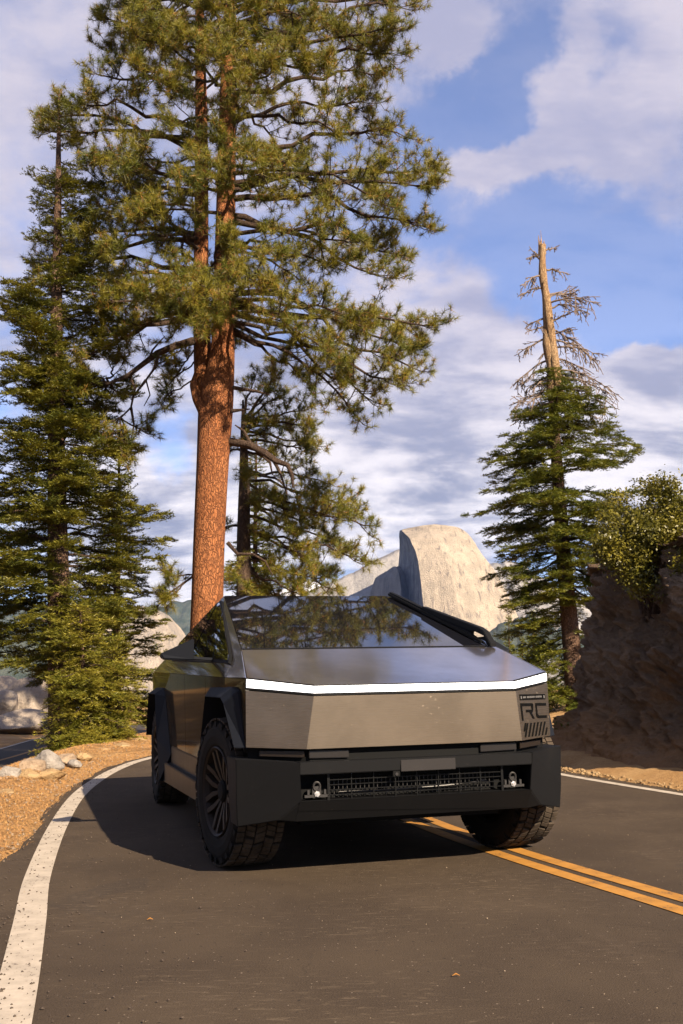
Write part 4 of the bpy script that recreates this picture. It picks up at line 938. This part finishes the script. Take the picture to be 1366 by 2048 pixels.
# recess and lower headlights
band('lamp_recess', X4(.93, -.52, .735, .62, -.755, .726), X4(.93, -.52, .64, .62, -.755, .64), M_black, .05, parent=truck)
for s in (-1, 1):
    hl = MB().prism([(s*.40, -.775, .668), (s*.63, -.775, .672), (s*.63, -.775, .712), (s*.40, -.775, .708)], (0, .03, 0)).build('low_headlight', M_lens, truck, bevel=.003)
    MB().prism([(s*.655, -.768, .676), (s*.875, -.600, .682), (s*.875, -.600, .712), (s*.655, -.768, .710)], (0, .03, 0)).build('amber_strip', M_amber, hl, bevel=.002)
# bumper: corner blocks, upper beam, lower lip (one moulded piece) 
bp = MB()
bp.prism([(-.70, -.835, .655), (.70, -.835, .655), (.70, -.828, .588), (-.70, -.828, .588)], (0, .12, 0))
bp.add([(-.70, -.815, .445), (.70, -.815, .445), (.70, -.735, .335), (-.70, -.735, .335), (-.70, -.62, .445), (.70, -.62, .445), (.70, -.55, .335), (-.70, -.55, .335)],
       [(0, 1, 2, 3), (0, 4, 5, 1), (3, 2, 6, 7), (4, 7, 6, 5), (0, 3, 7, 4), (1, 5, 6, 2)])
for s in (-1, 1):
    k = lambda x, y, z: (s*x, y, z)
    v = [k(.70, -.836, .655), k(1.012, -.600, .672), k(1.012, -.30, .672), k(.70, -.60, .655),       # top 0-3
         k(.685, -.815, .445), k(1.008, -.585, .445), k(1.008, -.33, .445), k(.685, -.55, .445),      # mid 4-7
         k(.80, -.715, .340), k(1.000, -.570, .300), k(1.000, -.36, .300), k(.80, -.50, .335), k(.70, -.735, .335), k(.70, -.55, .335)]
    bp.add(v, [(0, 1, 2, 3), (0, 4, 5, 1), (1, 5, 6, 2), (2, 6, 7, 3), (0, 3, 7, 4), (4, 12, 8), (4, 8, 9, 5), (5, 9, 10, 6), (6, 10, 11, 13, 7), (12, 13, 11, 8), (8, 11, 10, 9), (4, 7, 13, 12)])
bumper = bp.build('bumper', M_bump, truck, bevel=.004)
MB().prism([(-.115, -.8385, .583), (.215, -.8385, .583), (.215, -.8385, .646), (-.115, -.8385, .646)], (0, .006, 0)).build('plate_panel', plastic('plate_panel_plastic', (.018, .016, .016), .5), bumper, bevel=.002)
cm = MB().box((-.142, -.832, .572), (.042, .012, .030)).build('front_camera', M_black, bumper, bevel=.002)
MB().tube([(-.142, -.838, .571), (-.142, -.843, .571)], .009, 14).build('lens', M_glass, cm)
# opening with grille and tow hooks
MB().box((0, -.66, .515), (1.38, .05, .19)).build('opening_back', M_black, bumper)
gr = MB()
for z in (.470, .497, .524, .551): gr.box((0, -.775, z), (1.04, .012, .0045))
for i in range(9): gr.box((-.52+i*.13, -.772, .515), (.006, .014, .135))
gr.box((-.525, -.77, .515), (.014, .03, .14)); gr.box((.525, -.77, .515), (.014, .03, .14))
gr.build('grille', M_grille, bumper)
rad = MB()
for i in range(40): rad.box((-.50+i*.0256, -.715, .50), (.004, .006, .10))
rad.tube([(-.45, -.735, .478), (-.1, -.74, .475), (.2, -.735, .485), (.45, -.735, .50)], .006, 8)
rad.box((.38, -.745, .500), (.10, .006, .008), Matrix.Rotation(-.15, 3, 'Y')); rad.box((-.05, -.745, .482), (.18, .006, .005))
rad.build('radiator', M_hook, bumper)
for s in (-1, 1):
    hk = MB(); hk.tube([(s*.592+.019*math.cos(a), -.782, .520+.022*math.sin(a)) for a in np.linspace(0, 2*math.pi, 17)], .0065, 8, cap=False)
    hk.box((s*.592, -.765, .490), (.05, .03, .06)); hk.box((s*.592, -.775, .468), (.14, .02, .014)); hk.box((s*.64, -.775, .487), (.012, .02, .03)); hk.box((s*.545, -.775, .487), (.012, .02, .03))
    h_ = hk.build('tow_hook', M_hook, bumper)
    MB().tube([(s*.592, -.781, .480), (s*.592, -.792, .480)], .0165, 6).tube([(s*.592, -.792, .480), (s*.592, -.797, .480)], .009, 12).build('bolt', M_chrome, h_)

# RC lettering and stripes on the right corner of the fascia
A0 = Vector((.652, -.8085, 0)); A1 = Vector((.951, -.586, 0)); ud = (A1-A0).normalized(); nrm = Vector((ud.y, -ud.x, 0))
def dec(mb, pts, th=.0016):
    "pts: (u along the corner plate in m from its inner edge, z)"
    q = []
    for u, z in pts:
        f_ = (z-.724)/(1.011-.724); lean = Vector((-.038*f_*(1-u/.37), -.028*f_*(1-u/.37), 0)); q.append(A0+ud*u+lean+nrm*.0018+Vector((0, 0, z)))
    mb.prism(q, nrm*th)
dc = MB()
def bar(mb, u0, z0, u1, z1, w, vert=False):
    if vert: dec(mb, [(u0-w/2, z0), (u0+w/2, z0), (u1+w/2, z1), (u1-w/2, z1)])
    else: dec(mb, [(u0, z0-w/2), (u1, z1-w/2), (u1, z1+w/2), (u0, z0+w/2)])
bar(dc, .030, .932, .170, .928, .017); bar(dc, .037, .924, .037, .838, .016, True)             # R
dec(dc, [(.150, .937), (.172, .935), (.178, .925), (.170, .893), (.158, .880), (.142, .880), (.157, .897)])
bar(dc, .088, .893, .160, .891, .015); dec(dc, [(.128, .884), (.150, .884), (.182, .845), (.158, .845)])
bar(dc, .205, .928, .335, .925, .016); bar(dc, .213, .922, .213, .865, .017, True); bar(dc, .232, .853, .335, .851, .016)   # C
dec(dc, [(.2045, .872), (.2215, .872), (.240, .861), (.240, .845), (.225, .845), (.205, .860)])
for i in range(8):                                                                            # stripes
    u0 = .036+i*.0435; z0, z1 = .742, .822
    if i == 7: z1 = .786
    dx = .045*(z1-z0)/.08
    if i == 0: dec(dc, [(u0-.005, .776), (u0+.013, .776), (u0+.037, .824), (u0+.022, .824)])
    if i > 0: dec(dc, [(u0-.043, z0), (u0-.026, z0), (u0-.026+dx, z1), (u0-.043+dx, z1)])
fl = [o for o in truck.children if o.name == 'front_fascia'][0]
dc.build('lettering', M_decal, fl)
bd = MB(); dec(bd, [(.032, .958), (.330, .956), (.330, .988), (.032, .992)]); badge = bd.build('badge', M_decal, fl)
bt = MB()
uu = .066
for i, w_ in enumerate([.010, .010, .006, 0, .010, .010, .006, .010, .010, .010, .010, 0, .010, .006, .010, .010, .008, .010]):
    if w_: dec(bt, [(uu, .9685), (uu+w_, .9685), (uu+w_, .979), (uu, .979)], .0022)
    uu += max(w_, .006)+.0035
dec(bt, [(.040, .965), (.052, .965), (.052, .982), (.040, .982)], .0022); dec(bt, [(.308, .962), (.320, .962), (.320, .980), (.308, .980)], .0022)
bt.build('badge_text', M_dgrey, badge)

# glass: windshield and roof
panel('windshield', [(-.866, -.004, 1.311), (.866, -.004, 1.311), (.695, 1.690, 1.793), (-.695, 1.690, 1.793)], M_glass, .012, bevel=.001)
MB().prism([(-.86, -.018, 1.300), (.86, -.018, 1.300), (.86, -.006, 1.304), (-.86, -.006, 1.304)], (0, 0, -.02)).build('cowl_seal', M_black, truck)
panel('roof', [(-.697, 1.697, 1.790), (.697, 1.697, 1.790), (.94, 4.70, 1.262), (-.94, 4.70, 1.262)], M_glass, .03, bevel=.001)
# flanks
def lerp(a, b_, t_): return tuple(a[i]+(b_[i]-a[i])*t_ for i in range(3))
for s in (-1, 1):
    S_ = lambda pts: [(s*x, y, z) for x, y, z in pts]
    xc = lambda y: np.interp(y, [-.58, -.15, 3.9, 4.72], [.951, 1.0, 1.004, .97])
    zc = lambda y: np.interp(y, [-.58, 3.9, 4.72], [1.118, 1.226, 1.232])
    def side(name, pts, m_=M_steelf, th=.025): return panel(name, [(s*(xc(y)-(zc(y)-z)*.02*(y > -.3)), y, z) for y, z in pts], m_, th, inward=(0, pts[0][0], .8))
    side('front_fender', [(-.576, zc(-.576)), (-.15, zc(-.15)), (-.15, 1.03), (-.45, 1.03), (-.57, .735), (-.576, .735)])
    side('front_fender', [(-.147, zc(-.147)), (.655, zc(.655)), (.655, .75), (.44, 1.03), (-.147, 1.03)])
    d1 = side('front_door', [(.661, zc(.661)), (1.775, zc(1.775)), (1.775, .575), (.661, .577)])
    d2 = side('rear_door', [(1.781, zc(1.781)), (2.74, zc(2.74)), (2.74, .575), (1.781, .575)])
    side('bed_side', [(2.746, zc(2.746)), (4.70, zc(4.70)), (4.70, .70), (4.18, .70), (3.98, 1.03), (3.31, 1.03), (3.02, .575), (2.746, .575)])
    # upper flank: plate between the crease and the ridge
    up = [(.952, -.574, 1.124), (xc(-.15), -.15, zc(-.15)+.003), (xc(1.7), 1.7, zc(1.7)+.003), (xc(3.9), 3.9, zc(3.9)+.003), (.966, 4.71, 1.240), (.699, 1.700, 1.790), (.872, -.008, 1.3055)]
    mb = MB(); q = S_(up); qi = [(x*.97, y, z-.02) for x, y, z in q]; n = len(q)
    mb.add(q+qi, [(0, 1, 6), (1, 2, 5, 6), (2, 3, 5), (3, 4, 5), (n+6, n+1, n), (n+6, n+5, n+2, n+1), (n+5, n+3, n+2), (n+5, n+4, n+3)]+[(i, n+i, n+(i+1) % n, (i+1) % n) for i in range(n)])
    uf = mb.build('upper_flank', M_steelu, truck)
    # flank plane through P0, ridge, crease
    a = Vector((.99, 0, 1.137)); b_ = Vector((.70, 1.697, 1.790)); c_ = Vector((1.004, 3.3, 1.213)); nn = (b_-a).cross(c_-a).normalized()
    if nn.x < 0: nn = -nn
    def on(y, z, off): x = a.x-((y-a.y)*nn.y+(z-a.z)*nn.z)/nn.x; v = Vector((x, y, z))+nn*off; return (s*v.x, v.y, v.z)
    wf = MB().prism([on(y, z, .012) for y, z in [(-.06, 1.215), (.02, 1.262), (1.62, 1.742), (1.80, 1.742), (3.10, 1.475), (3.02, 1.312)]], tuple(-x*.02 for x in (s*nn.x, nn.y, nn.z))).build('window_frame', M_black, truck)
    for nm, pl in (('quarter_window', [(-.02, 1.232), (.05, 1.268), (1.16, 1.600), (.60, 1.258)]), ('front_side_window', [(.635, 1.260), (1.20, 1.612), (1.62, 1.728), (1.70, 1.728), (1.80, 1.302)]), ('rear_side_window', [(1.86, 1.304), (1.76, 1.726), (3.04, 1.465), (2.97, 1.330)])):
        MB().prism([on(y, z, .018) for y, z in pl], tuple(-x*.01 for x in (s*nn.x, nn.y, nn.z))).build(nm, M_glass, wf, bevel=.001)
    # mirror
    mbm = MB(); z0 = 1.270
    v = S_([(1.085, .60, z0-.014), (1.085, .60, 1.405), (1.075, .80, 1.405), (1.075, .80, z0-.014), (1.285, .66, z0-.002), (1.305, .68, z0+.035), (1.305, .80, z0+.035), (1.285, .80, z0-.002)])
    mbm.add(v, [(0, 1, 5, 4), (3, 7, 6, 2), (1, 2, 6, 5), (0, 4, 7, 3), (4, 5, 6, 7), (0, 3, 2, 1)])
    mbm.prism(S_([(1.09, .62, z0-.012), (.90, .60, z0-.03), (.90, .60, z0-.005), (1.09, .62, z0+.015)]), (0, .1, 0))
    mr = mbm.build('wing_mirror', M_flare, truck, bevel=.008)
    MB().prism(S_([(1.09, .802, z0+.01), (1.27, .802, z0+.01), (1.28, .802, z0+.03), (1.09, .802, 1.39)]), (0, .004, 0)).build('mirror_glass', M_chrome, mr)
    # flares: outer loop on the body, raised loop outside, opening returning inward
    def flare(pts_o, pts_i, pts_in):
        mb = MB(); n = len(pts_o); v = S_(pts_o)+S_(pts_i)+S_(pts_in)+S_([(x-.10, y, z) for x, y, z in pts_o]); f = []
        for i in range(n-1): f += [(i, i+1, n+i+1, n+i), (n+i, n+i+1, 2*n+i+1, 2*n+i), (2*n+i, 2*n+i+1, 3*n+i+1, 3*n+i), (3*n+i, 3*n+i+1, i+1, i)]
        f += [(0, n, 2*n, 3*n), (n-1, 4*n-1, 3*n-1, 2*n-1)]
        return mb.add(v, f).build('fender_flare', M_flare, truck, bevel=.004)
    flare([(.948, -.572, .728), (.975, -.47, 1.050), (.995, -.38, 1.072), (1.0, .42, 1.075), (.995, .84, .53)],
          [(1.012, -.53, .728), (1.045, -.36, .975), (1.052, -.28, 1.010), (1.052, .33, 1.014), (1.05, .76, .42)],
          [(.90, -.53, .728), (.90, -.37, .965), (.90, -.27, .992), (.90, .31, .994), (.90, .72, .42)])
    flare([(.99, 2.78, .50), (1.0, 3.16, 1.0), (1.0, 3.30, 1.075), (1.0, 3.95, 1.078), (.985, 4.42, .66)],
          [(1.072, 2.94, .26), (1.085, 3.12, .62), (1.088, 3.30, 1.018), (1.088, 3.95, 1.02), (1.07, 4.32, .60)],
          [(.92, 2.98, .26), (.92, 3.16, .62), (.92, 3.33, .985), (.92, 3.92, .99), (.92, 4.28, .60)])
    # rocker
    rk = MB().prism(S_([(.985, .70, .570), (.985, 2.80, .570), (.985, 2.94, .27), (.985, .86, .27)]), (-s*.05, 0, 0))
    rk.prism(S_([(1.035, .66, .425), (1.035, 2.90, .425), (1.035, 2.96, .255), (1.035, .80, .30)]), (-s*.10, 0, 0))
    rk.build('rocker_panel', plastic('rocker_plastic', (.014, .011, .010), .4), truck, bevel=.006)
# inner structure, tail, underside
ub = MB()
ub.box((0, 1.8, .50), (1.24, 4.6, .44)); ub.box((0, .2, .85), (1.24, 1.5, .38)); ub.box((0, 1.82, .58), (1.86, 1.85, .55)); ub.box((0, 3.64, .95), (1.24, 1.9, .35)); ub.box((0, 4.5, .75), (1.8, .35, .5))
for y0 in (0, 3.635): ub.box((0, y0, 1.075), (1.9, 1.1, .05)); 
ub.box((0, -.50, .84), (1.78, .05, .32)); ub.box((0, -.45, .52), (1.70, .20, .28))
ub.build('underbody', M_black, truck)
panel('tailgate', [(-.965, 4.715, 1.232), (.965, 4.715, 1.232), (.95, 4.74, .70), (-.95, 4.74, .70)], M_steel, .03)
MB().box((0, 4.72, .60), (1.94, .18, .20)).build('rear_bumper', M_bump, truck, bevel=.01)

# the single long wiper lying along the right pillar
pn_ = Vector((0, -.2735, .9619)); r0 = Vector((.845, -.03, 1.305)); r1 = Vector((.705, 1.66, 1.785)); dW = (r1-r0).normalized(); sW = Vector((1, 0, 0))
def wp(t_, off, h): return r0+(r1-r0)*t_+sW*off+pn_*h
wm = MB(); wq = lambda pts, x0, x1: wm.prism([wp(t_, x0, h) for t_, h in pts], sW*(x1-x0))
wq([(.095, .092), (.050, .082), (-.012, .02), (-.012, .0), (.020, .0), (.050, .052), (.135, .052), (.17, .03), (.17, .0), (.62, .0), (.62, .052)], -.03, .014)
wq([(.0, .0), (.03, .020), (.16, .040), (.60, .016), (.60, .004), (.20, .004)], -.045, -.034)
wiper = wm.build('wiper', M_bump, truck, bevel=.004)
MB().prism([wp(.04, -.055, .003), wp(1.0, -.030, .010), wp(1.0, -.012, .010), wp(.04, -.036, .003)], pn_*.018).build('blade', M_black, wiper)
MB().prism([wp(.60, -.026, .004), wp(1.0, -.020, .004), wp(1.0, .012, .004), wp(.60, .012, .004)], pn_*.036).build('blade_holder', M_bump, wiper, bevel=.003)

# wheels
def make_wheel():
    root = MB(); R, w = .4465, .142
    pr = [(.262, -w+.012), (.285, -w-.004), (.33, -w-.012), (.375, -w-.010), (.405, -w+.002), (.425, -w+.022), (.433, -w+.05), (.435, 0), (.433, w-.05), (.425, w-.022), (.405, w-.002), (.375, w+.010), (.33, w+.012), (.285, w+.004), (.262, w-.012), (.255, 0)]
    ty = MB().lathe(pr, 72, closed=True)
    for k in range(24):                                             # sidewall lugs
        a = 2*math.pi*k/24
        for sx in (-1, 1):
            rot = Matrix.Rotation(-a, 3, 'X'); ty.box(rot @ Vector((sx*(w+.001), .404, 0)), (.016, .034, .055 if k % 2 else .035), rot)
    tyre = ty.build('tyre', M_tyre, None, bevel=0)
    tr = MB(); N = 34
    for k in range(N):
        for j, (x0, x1, sh, sk) in enumerate([(-.142, -.098, 0, .0), (-.090, -.036, .5, .35), (-.028, .028, .1, -.35), (.036, .090, .6, .35), (.098, .142, .3, 0)]):
            a = 2*math.pi*(k+sh)/N; da = 2*math.pi/N*(.40 if j in (0, 4) else .41); r_i, r_o = .428, R-.003*abs(j-2)*.8-.0015
            for (g0, g1) in ((-1, -.12), (.02, .95)):
                v = []
                for r in (r_i, r_o):
                    for x, sg in ((x0, -1), (x1, 1)):
                        for gg in (g0, g1):
                            aa = a+da*gg+sk*sg*da*.8+(.25*da if (k+j) % 2 else 0); v.append((x, r*math.cos(aa), r*math.sin(aa)))
                tr.add(v, [(0, 1, 3, 2), (4, 6, 7, 5), (0, 4, 5, 1), (2, 3, 7, 6), (0, 2, 6, 4), (1, 5, 7, 3)])
    tread = tr.build('tread', M_tread, tyre, bevel=.0015, seg=1)
    # rim, outside towards -x
    rm = MB().lathe([(.262, -w+.01), (.268, -w-.002), (.262, -w-.008), (.250, -w+.002), (.240, -w+.03), (.232, .05), (.262, w-.02)], 64)
    rm.lathe([(.245, .06), (0.001, .05)], 40)
    for k in range(7):
        a0 = 2*math.pi*k/7
        for sgn in (-1, 1):
            def pt(r, a, x): return (x, r*math.cos(a), r*math.sin(a))
            ai = a0+sgn*.16; ao = a0+sgn*.30; wi, wo = .10, .065
            v = [pt(.060, ai-wi*1.6, -w+.045), pt(.060, ai+wi*1.6, -w+.045), pt(.155, a0+sgn*.20+wi, -w+.022), pt(.155, a0+sgn*.20-wi, -w+.022), pt(.246, ao+wo, -w+.004), pt(.246, ao-wo, -w+.004)]
            v2 = [(x+.05, y*.99, z*.99) for x, y, z in v]
            rm.add(v+v2, [(0, 1, 2, 3), (3, 2, 4, 5), (6, 9, 8, 7), (9, 11, 10, 8), (0, 6, 7, 1), (1, 7, 8, 2), (2, 8, 10, 4), (4, 10, 11, 5), (5, 11, 9, 3), (3, 9, 6, 0)])
    rim = rm.build('rim', M_rim, None, bevel=0)
    hub = MB().lathe([(.001, -w+.020), (.050, -w+.022), (.066, -w+.034), (.070, -w+.07)], 28).build('hub_cap', M_black, None)
    bk = MB().lathe([(.001, -.03), (.19, -.03), (.19, .01), (.001, .01)], 32).build('brake_disc', M_hook, None)
    return [(tyre, [tread]), (rim, [hub, bk])]
wheel_parts = make_wheel()
first = True
for (x, y, st) in ((-.89, 0, 1), (.89, 0, 1), (-.89, 3.635, 0), (.89, 3.635, 0)):
    w_ = empty('wheel', (x, y, .4445)); w_.parent = truck
    w_.rotation_euler = (0, 0, (math.radians(9) if st else 0)+(math.pi if x > 0 else 0))
    # thing > wheel > part: the tyre (with its tread) and the rim belong to this wheel
    for pp, subs in wheel_parts:
        o = pp if first else pp.copy()
        if not first: C.objects.link(o)
        o.parent = w_
        for q in subs:
            q2 = q if first else q.copy()
            if not first: C.objects.link(q2)
            q2.parent = w_
    first = False
#%%TRUCKEND
# cars half hidden on the lower road
def car(loc_, rz, col, label):
    r = empty('parked_car', loc_, rz); tag(r, label, 'car')
    m1 = mat('car_paint', col, .25)[0]; b_ = MB()
    sec = [(-2.2, .35, .62), (-2.15, .30, .80), (-1.1, .28, .98), (-.55, .28, 1.02), (1.5, .28, 1.02), (2.15, .30, .95), (2.2, .35, .6)]
    b_.prism([(-.88, y, z) for y, z in [(-2.2, .35), (-2.22, .72), (-1.15, .95), (1.9, 1.0), (2.2, .9), (2.2, .35)]], (1.76, 0, 0)); b_.build('body', m1, r, bevel=.07)
    cb_ = MB(); v = [(-.80, -1.15, .94), (.80, -1.15, .94), (.62, -.35, 1.45), (-.62, -.35, 1.45), (-.80, 1.9, .98), (.80, 1.9, .98), (.62, 1.2, 1.45), (-.62, 1.2, 1.45)]
    cb_.add(v, [(0, 1, 2, 3), (4, 7, 6, 5), (0, 3, 7, 4), (1, 5, 6, 2), (3, 2, 6, 7), (0, 4, 5, 1)]); cb_.build('cabin_windows', M_glass, r, bevel=.04)
    MB().box((0, .43, 1.455), (1.22, 1.5, .03)).build('roof', m1, r, bevel=.012)
    for sx in (-1, 1):
        MB().box((sx*.62, -2.19, .68), (.36, .06, .13)).build('headlight', M_chrome, r, bevel=.02)
        for sy in (-1.35, 1.4): MB().lathe([(.16, -.1), (.30, -.11), (.33, -.06), (.33, .06), (.30, .11), (.16, .1)], 28, Matrix.Translation((sx*.78, sy, .33)), closed=True).build('wheel', M_tyre, r)
car((*W(172, 1440, 33)[:2], -.46), .25, (.02, .022, .026), 'dark car on the lower road, mostly hidden behind the firs')

# clear mountain air: far things fade to blue
hb_ = MB().box((0, 3000, 480), (17000, 17000, 2000)); M_air = bpy.data.materials.new('air'); M_air.use_nodes = True; t = NT(M_air.node_tree); t.n.clear()
pv = t.new('ShaderNodeVolumePrincipled'); pv.inputs['Color'].default_value = (.28, .46, 1, 1); pv.inputs['Density'].default_value = .000018; pv.inputs['Anisotropy'].default_value = .2
ou = t.new('ShaderNodeOutputMaterial'); t.l.new(pv.outputs[0], ou.inputs['Volume'])
#%%HAZE

air = hb_.build('haze', M_air); tag(air, kind='stuff')
